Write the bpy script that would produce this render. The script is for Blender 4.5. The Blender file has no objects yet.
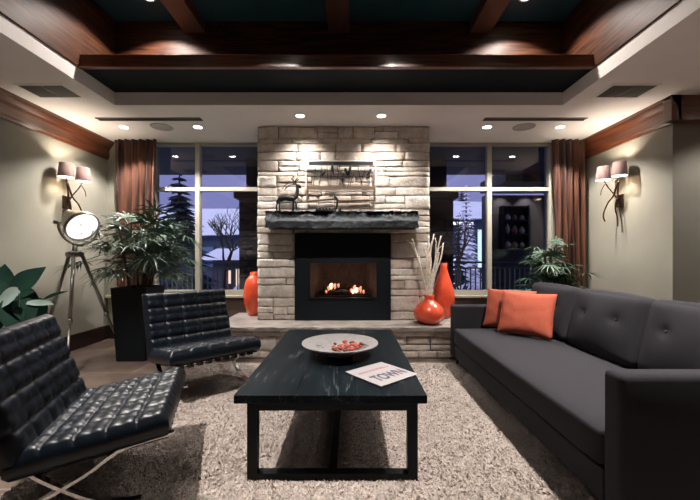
import bpy, bmesh, math, random
from mathutils import Vector, Matrix, noise
import numpy as np
random.seed(7)
S = bpy.context.scene
C = S.collection
PI = math.pi
F, CX, CY, HC = 350.0, 351.0, 256.0, 1.2
def P(px, py, D):                       # photo pixel at distance D -> room point
    return Vector(((px-CX)*D/F, D, HC-(py-CY)*D/F))

# ------------------------------------------------------------------ materials
def new_mat(name):
    m = bpy.data.materials.new(name); m.use_nodes = True
    nt = m.node_tree; b = nt.nodes['Principled BSDF']
    return m, nt, b
def mat(name, col, rough=0.6, metal=0.0, var=0.0, vscale=8.0, bump=0.0, bscale=40.0, spec=0.5, stretch=(1,1,1), sheen=0.0, coat=0.0, detail=4):
    m, nt, b = new_mat(name)
    b.inputs['Base Color'].default_value = (*col, 1)
    b.inputs['Roughness'].default_value = rough
    b.inputs['Metallic'].default_value = metal
    b.inputs['Specular IOR Level'].default_value = spec
    b.inputs['Sheen Weight'].default_value = sheen
    b.inputs['Coat Weight'].default_value = coat
    tc = nt.nodes.new('ShaderNodeTexCoord'); mp = nt.nodes.new('ShaderNodeMapping')
    mp.inputs['Scale'].default_value = stretch
    nt.links.new(tc.outputs['Object'], mp.inputs['Vector'])
    if var > 0:
        n = nt.nodes.new('ShaderNodeTexNoise'); n.inputs['Scale'].default_value = vscale; n.inputs['Detail'].default_value = detail
        nt.links.new(mp.outputs[0], n.inputs['Vector'])
        r = nt.nodes.new('ShaderNodeValToRGB')
        r.color_ramp.elements[0].position = .3; r.color_ramp.elements[1].position = .7
        r.color_ramp.elements[0].color = (*[c*(1-var) for c in col], 1)
        r.color_ramp.elements[1].color = (*[min(1, c*(1+var)) for c in col], 1)
        nt.links.new(n.outputs['Fac'], r.inputs['Fac']); nt.links.new(r.outputs['Color'], b.inputs['Base Color'])
    if bump > 0:
        n2 = nt.nodes.new('ShaderNodeTexNoise'); n2.inputs['Scale'].default_value = bscale; n2.inputs['Detail'].default_value = 5
        nt.links.new(mp.outputs[0], n2.inputs['Vector'])
        bp = nt.nodes.new('ShaderNodeBump'); bp.inputs['Strength'].default_value = bump; bp.inputs['Distance'].default_value = .01
        nt.links.new(n2.outputs['Fac'], bp.inputs['Height']); nt.links.new(bp.outputs['Normal'], b.inputs['Normal'])
    return m
def emit(name, col, strength):
    m, nt, b = new_mat(name)
    b.inputs['Base Color'].default_value = (*col, 1)
    b.inputs['Emission Color'].default_value = (*col, 1); b.inputs['Emission Strength'].default_value = strength
    return m
def stripes_mat(name, c0, c1, scale, rough, axis='X'):
    m, nt, b = new_mat(name)
    tc = nt.nodes.new('ShaderNodeTexCoord'); mp = nt.nodes.new('ShaderNodeMapping')
    mp.inputs['Scale'].default_value = (scale, scale*.2, .02*scale)
    n = nt.nodes.new('ShaderNodeTexNoise'); n.inputs['Scale'].default_value = 1; n.inputs['Detail'].default_value = 3
    r = nt.nodes.new('ShaderNodeValToRGB')
    r.color_ramp.elements[0].position = .38; r.color_ramp.elements[1].position = .62
    r.color_ramp.elements[0].color = (*c0, 1); r.color_ramp.elements[1].color = (*c1, 1)
    nt.links.new(tc.outputs['Object'], mp.inputs['Vector']); nt.links.new(mp.outputs[0], n.inputs['Vector'])
    nt.links.new(n.outputs['Fac'], r.inputs['Fac']); nt.links.new(r.outputs['Color'], b.inputs['Base Color'])
    b.inputs['Roughness'].default_value = rough
    return m
def stone_mat(name, dark, light, warm, rough=.85):
    m, nt, b = new_mat(name)
    at = nt.nodes.new('ShaderNodeAttribute'); at.attribute_name = 'tone'
    sep = nt.nodes.new('ShaderNodeSeparateColor'); nt.links.new(at.outputs['Color'], sep.inputs['Color'])
    tc = nt.nodes.new('ShaderNodeTexCoord')
    n = nt.nodes.new('ShaderNodeTexNoise'); n.inputs['Scale'].default_value = 9; n.inputs['Detail'].default_value = 8; n.inputs['Roughness'].default_value = .7
    nt.links.new(tc.outputs['Object'], n.inputs['Vector'])
    r1 = nt.nodes.new('ShaderNodeMix'); r1.data_type = 'RGBA'
    r1.inputs['A'].default_value = (*dark, 1); r1.inputs['B'].default_value = (*light, 1)
    nt.links.new(sep.outputs[0], r1.inputs['Factor'])
    r2 = nt.nodes.new('ShaderNodeMix'); r2.data_type = 'RGBA'
    r2.inputs['B'].default_value = (*warm, 1); nt.links.new(sep.outputs[1], r2.inputs['Factor']); nt.links.new(r1.outputs['Result'], r2.inputs['A'])
    mr = nt.nodes.new('ShaderNodeMapRange'); mr.inputs['From Min'].default_value = .3; mr.inputs['From Max'].default_value = .7
    mr.inputs['To Min'].default_value = .62; mr.inputs['To Max'].default_value = 1.15
    nt.links.new(n.outputs['Fac'], mr.inputs['Value'])
    r3 = nt.nodes.new('ShaderNodeMix'); r3.data_type = 'RGBA'; r3.blend_type = 'MULTIPLY'; r3.inputs['Factor'].default_value = 1
    nt.links.new(r2.outputs['Result'], r3.inputs['A']); nt.links.new(mr.outputs['Result'], r3.inputs['B'])
    nt.links.new(r3.outputs['Result'], b.inputs['Base Color'])
    bp = nt.nodes.new('ShaderNodeBump'); bp.inputs['Strength'].default_value = .8; bp.inputs['Distance'].default_value = .015
    n2 = nt.nodes.new('ShaderNodeTexNoise'); n2.inputs['Scale'].default_value = 28; n2.inputs['Detail'].default_value = 8
    nt.links.new(tc.outputs['Object'], n2.inputs['Vector'])
    nt.links.new(n2.outputs['Fac'], bp.inputs['Height']); nt.links.new(bp.outputs['Normal'], b.inputs['Normal'])
    b.inputs['Roughness'].default_value = rough
    return m
def wood_mat(name, c0, c1, rough, stretch, coat=0.0, scale=6):
    m, nt, b = new_mat(name)
    tc = nt.nodes.new('ShaderNodeTexCoord'); mp = nt.nodes.new('ShaderNodeMapping'); mp.inputs['Scale'].default_value = stretch
    n = nt.nodes.new('ShaderNodeTexNoise'); n.inputs['Scale'].default_value = scale; n.inputs['Detail'].default_value = 8; n.inputs['Distortion'].default_value = .6
    r = nt.nodes.new('ShaderNodeValToRGB'); r.color_ramp.elements[0].position = .33; r.color_ramp.elements[1].position = .68
    r.color_ramp.elements[0].color = (*c0, 1); r.color_ramp.elements[1].color = (*c1, 1)
    nt.links.new(tc.outputs['Object'], mp.inputs['Vector']); nt.links.new(mp.outputs[0], n.inputs['Vector'])
    nt.links.new(n.outputs['Fac'], r.inputs['Fac']); nt.links.new(r.outputs['Color'], b.inputs['Base Color'])
    b.inputs['Roughness'].default_value = rough; b.inputs['Coat Weight'].default_value = coat; b.inputs['Coat Roughness'].default_value = .15
    return m
def tile_mat():
    m, nt, b = new_mat('slate_tile_floor')
    tc = nt.nodes.new('ShaderNodeTexCoord')
    br = nt.nodes.new('ShaderNodeTexBrick'); br.offset = .5
    br.inputs['Scale'].default_value = 1; br.inputs['Brick Width'].default_value = .9; br.inputs['Row Height'].default_value = .45
    br.inputs['Mortar Size'].default_value = .006
    br.inputs['Color1'].default_value = (.105, .075, .062, 1); br.inputs['Color2'].default_value = (.155, .115, .095, 1); br.inputs['Mortar'].default_value = (.27, .22, .195, 1)
    nt.links.new(tc.outputs['Object'], br.inputs['Vector'])
    n = nt.nodes.new('ShaderNodeTexNoise'); n.inputs['Scale'].default_value = 5; n.inputs['Detail'].default_value = 8
    nt.links.new(tc.outputs['Object'], n.inputs['Vector'])
    mr = nt.nodes.new('ShaderNodeMapRange'); mr.inputs['From Min'].default_value = .3; mr.inputs['From Max'].default_value = .7; mr.inputs['To Min'].default_value = .6; mr.inputs['To Max'].default_value = 1.2
    nt.links.new(n.outputs['Fac'], mr.inputs['Value'])
    mx = nt.nodes.new('ShaderNodeMix'); mx.data_type = 'RGBA'; mx.blend_type = 'MULTIPLY'; mx.inputs['Factor'].default_value = 1
    nt.links.new(br.outputs['Color'], mx.inputs['A']); nt.links.new(mr.outputs['Result'], mx.inputs['B'])
    nt.links.new(mx.outputs['Result'], b.inputs['Base Color'])
    b.inputs['Roughness'].default_value = .3
    bp = nt.nodes.new('ShaderNodeBump'); bp.inputs['Strength'].default_value = .25; bp.inputs['Distance'].default_value = .01
    nt.links.new(n.outputs['Fac'], bp.inputs['Height']); nt.links.new(bp.outputs['Normal'], b.inputs['Normal'])
    return m
def glass_mat(name, refl=.09, tint=(1, 1, 1)):
    m = bpy.data.materials.new(name); m.use_nodes = True; nt = m.node_tree; nt.nodes.clear()
    o = nt.nodes.new('ShaderNodeOutputMaterial'); mx = nt.nodes.new('ShaderNodeMixShader')
    t = nt.nodes.new('ShaderNodeBsdfTransparent'); t.inputs['Color'].default_value = (*tint, 1)
    g = nt.nodes.new('ShaderNodeBsdfGlossy'); g.inputs['Roughness'].default_value = 0.0
    lw = nt.nodes.new('ShaderNodeFresnel'); lw.inputs['IOR'].default_value = 1.5
    ad = nt.nodes.new('ShaderNodeMath'); ad.operation = 'ADD'; ad.inputs[1].default_value = refl-.04
    nt.links.new(lw.outputs[0], ad.inputs[0]); nt.links.new(ad.outputs[0], mx.inputs['Fac'])
    nt.links.new(t.outputs[0], mx.inputs[1]); nt.links.new(g.outputs[0], mx.inputs[2]); nt.links.new(mx.outputs[0], o.inputs['Surface'])
    return m

M = {}
M['wall'] = mat('olive_beige_plaster', (.275, .265, .222), .75, var=.05, vscale=3, bump=.05, bscale=120)
M['wall_far'] = mat('mauve_grey_plaster', (.30, .27, .27), .8, var=.05, vscale=3)
M['ceil'] = mat('off_white_ceiling_paint', (.88, .83, .80), .8, var=.03, vscale=2)
M['tray'] = mat('dark_teal_ceiling_paint', (.035, .10, .125), .45, var=.15, vscale=3)
M['wood'] = wood_mat('red_brown_polished_wood', (.075, .022, .010), (.17, .056, .026), .3, (1, 1, 12), coat=.4, scale=3)
M['trayw'] = wood_mat('shade_darkened_tray_wood', (.022, .009, .005), (.12, .038, .014), .5, (1, 1, 12), coat=.0, scale=3)  # same wood as the crown, its weaker light put into a darker colour
M['trayw'].node_tree.nodes['Principled BSDF'].inputs['Specular IOR Level'].default_value = .3
M['trayd'] = mat('beam_underside_shade', (.004, .007, .011), .7, spec=.15)  # shade under the cornice beam, put into the colour
M['beam'] = wood_mat('brown_beam_wood', (.12, .060, .042), (.20, .10, .07), .4, (1, .2, 6), scale=3)
M['woodx'] = M['wood']
M['base'] = mat('dark_brown_baseboard', (.022, .012, .010), .35)
M['apron'] = mat('dark_brown_window_apron', (.085, .058, .046), .6, var=.2, vscale=5)
M['floor'] = tile_mat()
M['rug'] = mat('beige_shag_wool', (.46, .40, .365), .95, var=.16, vscale=40, detail=2)
M['rugbase'] = mat('rug_backing', (.36, .31, .275), .95)
M['stone'] = stone_mat('tan_ledge_stone', (.56, .49, .43), (.78, .72, .66), (.58, .47, .38))
M['mortar'] = mat('dark_stone_joint', (.07, .055, .045), .95)
M['slab'] = mat('grey_hearth_stone', (.30, .27, .25), .55, var=.3, vscale=6, bump=.5, bscale=20)
M['mantel'] = mat('charcoal_rough_stone', (.016, .022, .028), .7, var=.5, vscale=12, bump=1.0, bscale=25)
M['blackmetal'] = mat('matt_black_steel', (.0035, .006, .009), .5, spec=.25)
M['firebrick'] = mat('sooty_firebrick', (.17, .135, .12), .9, var=.3, vscale=12)
M['log'] = mat('charred_log', (.05, .03, .022), .9, var=.5, vscale=20, bump=.8, bscale=30)
M['flame'] = emit('gas_flame', (1.0, .40, .24), .75)
M['flamehot'] = emit('gas_flame_core', (1.0, .72, .56), 1.5)
M['ember'] = emit('glowing_embers', (1.0, .25, .08), 1.6)
M['leather'] = mat('black_leather', (.002, .005, .010), .36, var=.2, vscale=30, bump=.05, bscale=90, spec=.34)
M['chrome'] = mat('polished_steel', (.60, .58, .56), .16, metal=1)
M['nickel'] = mat('brushed_nickel', (.36, .34, .32), .28, metal=1)
M['tablewood'] = wood_mat('black_stained_planks', (.0010, .0035, .006), (.006, .011, .015), .5, (7, .7, 7), scale=3)
def scuffs(m):                                   # worn pale scratches in the black stain
    nt = m.node_tree; b = nt.nodes['Principled BSDF']; b.inputs['Specular IOR Level'].default_value = .10
    src = b.inputs['Base Color'].links[0].from_socket
    tc = nt.nodes.new('ShaderNodeTexCoord'); mp = nt.nodes.new('ShaderNodeMapping'); mp.inputs['Scale'].default_value = (30, 2.5, 30)
    n = nt.nodes.new('ShaderNodeTexNoise'); n.inputs['Scale'].default_value = 1.4; n.inputs['Detail'].default_value = 9; n.inputs['Distortion'].default_value = 1.2
    n2 = nt.nodes.new('ShaderNodeTexNoise'); n2.inputs['Scale'].default_value = 3.2; n2.inputs['Detail'].default_value = 4
    a = nt.nodes.new('ShaderNodeMapRange'); a.inputs['From Min'].default_value = .56; a.inputs['From Max'].default_value = .72
    c = nt.nodes.new('ShaderNodeMapRange'); c.inputs['From Min'].default_value = .47; c.inputs['From Max'].default_value = .68
    mu = nt.nodes.new('ShaderNodeMath'); mu.operation = 'MULTIPLY'
    mx = nt.nodes.new('ShaderNodeMix'); mx.data_type = 'RGBA'; mx.inputs['B'].default_value = (.14, .155, .165, 1)
    L = nt.links.new
    L(tc.outputs['Object'], mp.inputs['Vector']); L(mp.outputs[0], n.inputs['Vector']); L(tc.outputs['Object'], n2.inputs['Vector'])
    L(n.outputs['Fac'], a.inputs['Value']); L(n2.outputs['Fac'], c.inputs['Value']); L(a.outputs[0], mu.inputs[0]); L(c.outputs[0], mu.inputs[1])
    L(mu.outputs[0], mx.inputs['Factor']); L(src, mx.inputs['A']); L(mx.outputs['Result'], b.inputs['Base Color'])
scuffs(M['tablewood'])
M['tablesteel'] = mat('black_table_steel', (.002, .005, .008), .5, spec=.2)
M['fabric'] = mat('charcoal_sofa_fabric', (.035, .034, .040), 1.0, var=.18, vscale=260, bump=.25, bscale=420, spec=.08)
M['fabricd'] = mat('charcoal_sofa_piping', (.018, .018, .022), .95)
M['orange'] = mat('burnt_orange_fabric', (.43, .10, .060), .9, var=.08, vscale=60, bump=.15, bscale=300, spec=.2)
M['vase'] = mat('orange_glazed_ceramic', (.70, .085, .035), .22, var=.22, vscale=7, coat=.5)
M['bowl'] = mat('speckled_grey_white_ceramic', (.33, .32, .325), .4, var=.10, vscale=25)
M['bowlmark'] = mat('grey_glaze_decoration', (.16, .12, .11), .5)
M['berry'] = mat('orange_red_dried_fruit', (.50, .11, .06), .5, var=.4, vscale=30)
M['berryd'] = mat('brown_seed_pod', (.12, .04, .03), .7, var=.4, vscale=30)
M['paper'] = mat('white_magazine_paper', (.36, .34, .355), .5)
M['ink'] = mat('dark_violet_ink', (.055, .045, .075), .5)
M['inkred'] = mat('muted_red_ink', (.35, .12, .13), .5)
M['inkpale'] = mat('pale_grey_ink', (.42, .38, .42), .5)
M['curtain'] = stripes_mat('rust_striped_silk', (.020, .008, .007), (.125, .050, .030), 44, .5)
M['frame'] = mat('cream_window_frame', (.36, .345, .285), .5)
M['glass'] = glass_mat('window_glass', .09)
M['fireglass'] = glass_mat('fireplace_glass', .06, (.9, .9, .9))
M['leaf'] = mat('deep_green_palm_leaf', (.040, .088, .054), .5, var=.5, vscale=14)
M['leaf2'] = mat('dark_glossy_leaf', (.004, .0155, .0105), .7, var=.35, vscale=9, spec=.06)
M['leaf3'] = mat('pale_underside_leaf', (.16, .21, .19), .7, var=.2, vscale=9, spec=.05)
M['stem'] = mat('brown_fibrous_stem', (.05, .035, .02), .9, var=.4, vscale=30)
M['soil'] = mat('potting_soil', (.02, .014, .010), 1)
M['pot'] = mat('charcoal_planter', (.005, .008, .011), .5, spec=.2)
M['twig'] = mat('white_birch_twig', (.80, .72, .62), .8, var=.25, vscale=40)
M['bronze'] = mat('dark_bronze', (.055, .032, .022), .45, metal=.7)
M['shade'] = mat('mauve_brown_lamp_shade', (.17, .105, .098), .85)
M['shade'].node_tree.nodes['Principled BSDF'].inputs['Emission Color'].default_value = (.75, .45, .40, 1); M['shade'].node_tree.nodes['Principled BSDF'].inputs['Emission Strength'].default_value = .05
M['shadelining'] = emit('lit_shade_lining', (1.0, .82, .62), 4.0)
M['lens'] = emit('lit_lamp_lens', (1.0, .97, .93), .95)
M['lamp_on'] = emit('lit_downlight_lens', (1.0, .95, .86), 30)
M['lamp_dim'] = emit('lit_downlight_lens_soft', (1.0, .93, .82), 10)
M['lamp_added'] = emit('added_downlight_lens', (1, .9, .8), 1.5)
M['white'] = mat('white_painted_metal', (.82, .78, .74), .5)
M['grille'] = mat('grey_vent_slats', (.085, .08, .07), .6)
M['speaker'] = mat('grey_speaker_mesh', (.42, .38, .36), .8)
M['slot'] = mat('dark_slot_diffuser', (.10, .075, .065), .6)
M['sculpt'] = mat('dark_iron_sculpture', (.014, .014, .016), .6, metal=.4)
M['sculptb'] = mat('rusted_iron_bar', (.13, .085, .055), .6, metal=.3)
M['sculptl'] = mat('pale_metal_frame', (.62, .58, .54), .45)
# outdoors
M['snow'] = mat('dusk_snow', (.84, .84, .90), .9, var=.06, vscale=1)
M['deck'] = mat('dark_deck_boards', (.035, .035, .045), .7)
M['rail'] = mat('dark_blue_grey_railing', (.05, .065, .085), .5)
M['porch'] = mat('dark_teal_porch_soffit', (.012, .022, .030), .7)
M['house'] = mat('dark_blue_siding', (.03, .045, .085), .9, var=.2, vscale=2)
M['house2'] = mat('brown_timber_siding', (.05, .045, .055), .9, var=.2, vscale=2)
M['conifer'] = mat('dark_conifer_needles', (.012, .022, .030), .95, var=.4, vscale=3)
M['winlit'] = emit('lit_house_window', (1.0, .72, .48), .55)
M['winblue'] = emit('cool_lit_house_window', (.45, .62, 1.0), .8)
M['wincool'] = emit('white_lit_house_window', (.85, .88, 1.0), 1.0)
M['winoff'] = mat('dark_house_window', (.10, .14, .25), .2)
M['jar0'] = mat('pale_ceramic_jar', (.6, .55, .5), .5); M['jar1'] = mat('terracotta_jar', (.45, .22, .14), .6)
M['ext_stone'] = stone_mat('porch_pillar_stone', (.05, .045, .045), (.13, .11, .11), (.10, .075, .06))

# ------------------------------------------------------------------ mesh helpers
def obj(name, bm, m, parent=None, smooth=False, loc=None):
    me = bpy.data.meshes.new(name)
    bmesh.ops.recalc_face_normals(bm, faces=bm.faces[:])
    bm.to_mesh(me); bm.free()
    if m is not None: me.materials.append(m)
    if smooth: me.polygons.foreach_set('use_smooth', [True]*len(me.polygons))
    o = bpy.data.objects.new(name, me); C.objects.link(o)
    if parent is not None: o.parent = parent
    if loc is not None: o.location = loc
    return o
def tag(o, label=None, cat=None, group=None, kind=None):
    if label: o['label'] = label
    if cat: o['category'] = cat
    if group: o['group'] = group
    if kind: o['kind'] = kind
    return o
def thing(name, label, cat, loc=(0, 0, 0), rz=0, group=None):
    o = bpy.data.objects.new(name, None); C.objects.link(o)
    o.empty_display_size = .1
    o.location = loc; o.rotation_euler = (0, 0, rz)
    return tag(o, label, cat, group)
def dup(root, loc=None, rz=None, label=None):
    r = root.copy(); C.objects.link(r)
    if loc is not None: r.location = loc
    if rz is not None: r.rotation_euler = (0, 0, rz)
    if label: r['label'] = label
    for ch in list(root.children):
        c = ch.copy(); C.objects.link(c); c.parent = r
        for g in list(ch.children):
            d = g.copy(); C.objects.link(d); d.parent = c
    return r
def box(bm, x0, x1, y0, y1, z0, z1, bev=0.0, seg=2):
    vs = [bm.verts.new(p) for p in ((x0,y0,z0),(x1,y0,z0),(x1,y1,z0),(x0,y1,z0),(x0,y0,z1),(x1,y0,z1),(x1,y1,z1),(x0,y1,z1))]
    fs = [bm.faces.new([vs[i] for i in q]) for q in ((0,3,2,1),(4,5,6,7),(0,1,5,4),(1,2,6,5),(2,3,7,6),(3,0,4,7))]
    if bev > 0:
        es = list({e for f in fs for e in f.edges})
        bmesh.ops.bevel(bm, geom=es, offset=bev, segments=seg, affect='EDGES', profile=.5)
def B(*a, bev=0.0, seg=2):
    bm = bmesh.new(); box(bm, *a, bev=bev, seg=seg); return bm
def tube(bm, pts, rad, n=8, cap=True):
    pts = [Vector(p) for p in pts]
    if not isinstance(rad, (list, tuple)): rad = [rad]*len(pts)
    rings = []; ref = None
    for i, p in enumerate(pts):
        t = (pts[min(i+1, len(pts)-1)]-pts[max(i-1, 0)]).normalized()
        if ref is None:
            ref = t.orthogonal().normalized()
        else:
            ref = (ref-t*ref.dot(t))
            ref = ref.normalized() if ref.length > 1e-6 else t.orthogonal().normalized()
        b = t.cross(ref)
        rings.append([bm.verts.new(p+(ref*math.cos(2*PI*k/n)+b*math.sin(2*PI*k/n))*rad[i]) for k in range(n)])
    for a, c in zip(rings, rings[1:]):
        for k in range(n):
            bm.faces.new((a[k], a[(k+1) % n], c[(k+1) % n], c[k]))
    if cap:
        bm.faces.new(rings[0][::-1]); bm.faces.new(rings[-1])
def lathe(bm, prof, n=32, mtx=None):
    rings = []
    for r, z in prof:
        if r < 1e-5:
            rings.append([bm.verts.new((0, 0, z))])
        else:
            rings.append([bm.verts.new((r*math.cos(2*PI*k/n), r*math.sin(2*PI*k/n), z)) for k in range(n)])
    for a, c in zip(rings, rings[1:]):
        for k in range(n):
            if len(a) == 1 and len(c) == 1: continue
            if len(a) == 1: bm.faces.new((a[0], c[(k+1) % n], c[k]))
            elif len(c) == 1: bm.faces.new((a[k], a[(k+1) % n], c[0]))
            else: bm.faces.new((a[k], a[(k+1) % n], c[(k+1) % n], c[k]))
    if mtx is not None: bmesh.ops.transform(bm, matrix=mtx, verts=bm.verts[:])
def sphere(bm, c, r, sc=(1, 1, 1), seg=12):
    v = bmesh.ops.create_uvsphere(bm, u_segments=seg, v_segments=max(6, seg*2//3), radius=r)['verts']
    for p in v: p.co = Vector((p.co.x*sc[0], p.co.y*sc[1], p.co.z*sc[2]))+Vector(c)
def spline(pts, n=8):
    pts = [Vector(p) for p in pts]; out = []
    for i in range(len(pts)-1):
        p0 = pts[max(i-1, 0)]; p1 = pts[i]; p2 = pts[i+1]; p3 = pts[min(i+2, len(pts)-1)]
        for k in range(n):
            t = k/n
            out.append(.5*((2*p1)+(p2-p0)*t+(2*p0-5*p1+4*p2-p3)*t*t+(3*p1-p0-3*p2+p3)*t**3))
    out.append(pts[-1]); return out
def flatbar(bm, prof, y, w, th):         # prof: (u,z) curve in the side plane; w along y
    pts = [Vector((p[0], p[1])) for p in prof]; rings = []
    for i, p in enumerate(pts):
        t = (pts[min(i+1, len(pts)-1)]-pts[max(i-1, 0)]).normalized(); nrm = Vector((-t.y, t.x))
        a = p+nrm*th/2; b = p-nrm*th/2
        rings.append([bm.verts.new((a.x, y-w/2, a.y)), bm.verts.new((a.x, y+w/2, a.y)), bm.verts.new((b.x, y+w/2, b.y)), bm.verts.new((b.x, y-w/2, b.y))])
    for a, c in zip(rings, rings[1:]):
        for k in range(4): bm.faces.new((a[k], a[(k+1) % 4], c[(k+1) % 4], c[k]))
    bm.faces.new(rings[0][::-1]); bm.faces.new(rings[-1])
def nz(v, s, seed=0): return noise.noise(Vector((v[0]*s+seed*13.7, v[1]*s-seed*7.1, v[2]*s+seed*3.3)))
def struct(name, bm, m, parent=None, label=None):
    o = obj(name, bm, m, parent)
    if parent is None: o['kind'] = 'structure'
    return o

# ------------------------------------------------------------------ room shell
XL, XR, YW, ZC = -3.55, 3.40, 5.10, 2.86
TX0, TX1, TY0, TY1, ZT = -2.6, 2.33, -1.2, 3.85, 3.78
YB, XFAR, YPIER = -3.6, 6.2, 3.70
struct('floor', B(XL-.2, XFAR+.2, YB-.2, YW+.25, -.12, 0), M['floor'])
bm = bmesh.new()                                   # soffit ring around the raised tray, with its plaster upstand
box(bm, XL-.1, TX0, YB, YW+.2, ZC, 3.0); box(bm, TX1, XFAR, YB, YW+.2, ZC, 3.0)
box(bm, TX0, TX1, TY1, YW+.2, ZC, 3.0); box(bm, TX0, TX1, YB, TY0, ZC, 3.0)
struct('ceiling', bm, M['ceil'])
struct('ceiling_upper', B(TX0-.3, TX1+.3, TY0-.3, TY1+.3, ZT, ZT+.1), M['tray'])
bm = bmesh.new()
box(bm, TX0-.25, TX1+.25, TY1, TY1+.2, 3.0, ZT); box(bm, TX0-.25, TX1+.25, TY0-.2, TY0, 3.0, ZT)
box(bm, TX0-.2, TX0, TY0, TY1, 3.0, ZT); box(bm, TX1, TX1+.2, TY0, TY1, 3.0, ZT)
struct('trim_1', bm, M['trayw'])                    # polished wood frieze of the tray
bm = bmesh.new()
box(bm, TX0, TX1, 3.335, 3.37, 3.0, 3.125, bev=.008); box(bm, TX0, TX1, 3.315, 3.36, 2.99, 3.022, bev=.005)
struct('trim_2', bm, M['wood'])
struct('trim_12', B(TX0, TX1, 3.37, TY1, 3.002, 3.12), M['trayd'])                    # wooden cornice beam in front of the fireplace side, underside shade painted in
bm = bmesh.new()
box(bm, TX0, TX0+.015, TY0, 3.35, 3.0, 3.16, bev=.004); box(bm, TX1-.015, TX1, TY0, 3.35, 3.0, 3.16, bev=.006)
struct('trim_3', bm, M['trayw'])
for k, x in enumerate((-1.72, -.135, 1.42)):
    struct('trim_%d' % (4+k), B(x-.115, x+.115, TY0, TY1, 3.655, ZT, bev=.006), M['beam'])
# walls
struct('wall_left', B(XL-.2, XL, YB, YW+.25, 0, ZC), M['wall'])
struct('wall_right', B(XR, XFAR, YPIER, YW+.25, 0, ZC), M['wall'])
struct('wall_alcove', B(XFAR, XFAR+.2, YB, YPIER, 0, ZC), M['wall_far'])
struct('wall_behind', B(XL-.2, XFAR+.2, YB-.2, YB, 0, ZC), M['base'])
# window wall: below the sills, returns and head
SILL = .63
bm = bmesh.new()
box(bm, XL, XR, YW, YW+.2, 0, SILL-.03)
box(bm, XL, -2.90, YW, YW+.2, SILL-.03, ZC); box(bm, 2.925, XR, YW, YW+.2, SILL-.03, ZC)
box(bm, -1.22, 1.03, YW, YW+.2, SILL-.03, ZC)
struct('wall_window_side', bm, M['wall'])
struct('trim_7', B(XL, -1.25, YW-.06, YW+.02, SILL-.035, SILL, bev=.006), M['frame'])
struct('trim_8', B(1.06, XR, YW-.06, YW+.02, SILL-.035, SILL, bev=.006), M['frame'])
def crown(name, x, sgn, y0, y1):
    bm = bmesh.new(); pr = [(0, 2.60), (.022, 2.60), (.022, 2.635), (.030, 2.64), (.030, 2.74), (.05, 2.77), (.085, 2.81), (.10, 2.83), (.10, 2.86), (0, 2.86)]
    a = [bm.verts.new((x+sgn*d, y0, z)) for d, z in pr]; b = [bm.verts.new((x+sgn*d, y1, z)) for d, z in pr]
    n = len(pr)
    for k in range(n): bm.faces.new((a[k], a[(k+1) % n], b[(k+1) % n], b[k]))
    bm.faces.new(a); bm.faces.new(b[::-1]); struct(name, bm, M['wood'])
crown('trim_9', XL, 1, YB, YW); crown('trim_10', XR, -1, YPIER-.1, YW)
struct('trim_11', B(XR-.1, XFAR, YPIER-.1, YPIER, 2.60, ZC, bev=.006), M['wood'])
struct('baseboard_left', B(XL, XL+.03, YB, YW, 0, .2, bev=.006), M['base'])
struct('baseboard_right', B(XR-.03, XR, YPIER-.03, YW, 0, .2, bev=.006), M['base'])
struct('baseboard_window_side', B(XL+.03, XR-.03, YW-.03, YW, 0, .2, bev=.006), M['base'])
struct('trim_13', B(-2.9, -1.22, YW-.012, YW+.001, .2, SILL-.035), M['apron']); struct('trim_14', B(1.03, 2.96, YW-.012, YW+.001, .2, SILL-.035), M['apron'])

# windows
JB = .026
def window(name, x0, x1, xm):
    r = thing(name, None, None, (0, 0, 0)); r['kind'] = 'structure'
    bm = bmesh.new(); y0, y1 = YW+.02, YW+.10; zt = 2.18
    box(bm, x0, x0+JB, y0, y1, SILL, ZC); box(bm, x1-JB, x1, y0, y1, SILL, ZC)
    box(bm, x0+JB, x1-JB, y0, y1, SILL, SILL+.07); box(bm, x0+JB, x1-JB, y0, y1, ZC-.04, ZC)
    box(bm, xm-.032, xm+.032, y0-.01, y1, SILL+.07, ZC-.04)
    box(bm, x0+JB, xm-.032, y0, y1, zt-.027, zt+.027); box(bm, xm+.032, x1-JB, y0, y1, zt-.027, zt+.027)
    obj('window_frame', bm, M['frame'], r)
    for a, b in ((x0+JB, xm-.032), (xm+.032, x1-JB)):
        for c, d in ((SILL+.07, zt-.027), (zt+.027, ZC-.04)):
            bm = bmesh.new(); y = YW+.065
            bm.faces.new([bm.verts.new(p) for p in ((a, y, c), (b, y, c), (b, y, d), (a, y, d))])
            obj('pane', bm, M['glass'], r)
window('window_1', -2.90, -1.22, -2.245); window('window_2', 1.03, 2.925, 2.025)

# ------------------------------------------------------------------ fireplace
SX0, SX1, SY = -1.20, 1.01, 4.48
OX0, OX1, OZ0, OZ1 = -.715, .505, .38, 1.49
fp = thing('fireplace', 'stacked tan stone fireplace with black gas insert and raised hearth', 'fireplace', (0, 0, 0))
stones = []
def pack(x0, x1, z0, z1, rng):
    z = z0
    while z < z1-.005:
        h = rng.choice((.06, .085, .11, .14, .17, .20))
        if z1-z-h < .05: h = z1-z
        x = x0
        while x < x1-.005:
            w = rng.uniform(.17, .60)
            if x1-x-w < .1: w = x1-x
            if h > .13 and rng.random() < .6:
                s = rng.uniform(.4, .6)
                w2 = rng.uniform(.3, .7)*w
                if rng.random() < .3 or w < .28:
                    stones.append((x, x+w, z, z+h*s)); stones.append((x, x+w, z+h*s, z+h))
                else:
                    stones.append((x, x+w, z, z+h*s)); stones.append((x, x+w2, z+h*s, z+h)); stones.append((x+w2, x+w, z+h*s, z+h))
            else: stones.append((x, x+w, z, z+h))
            x += w
        z += h
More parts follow.
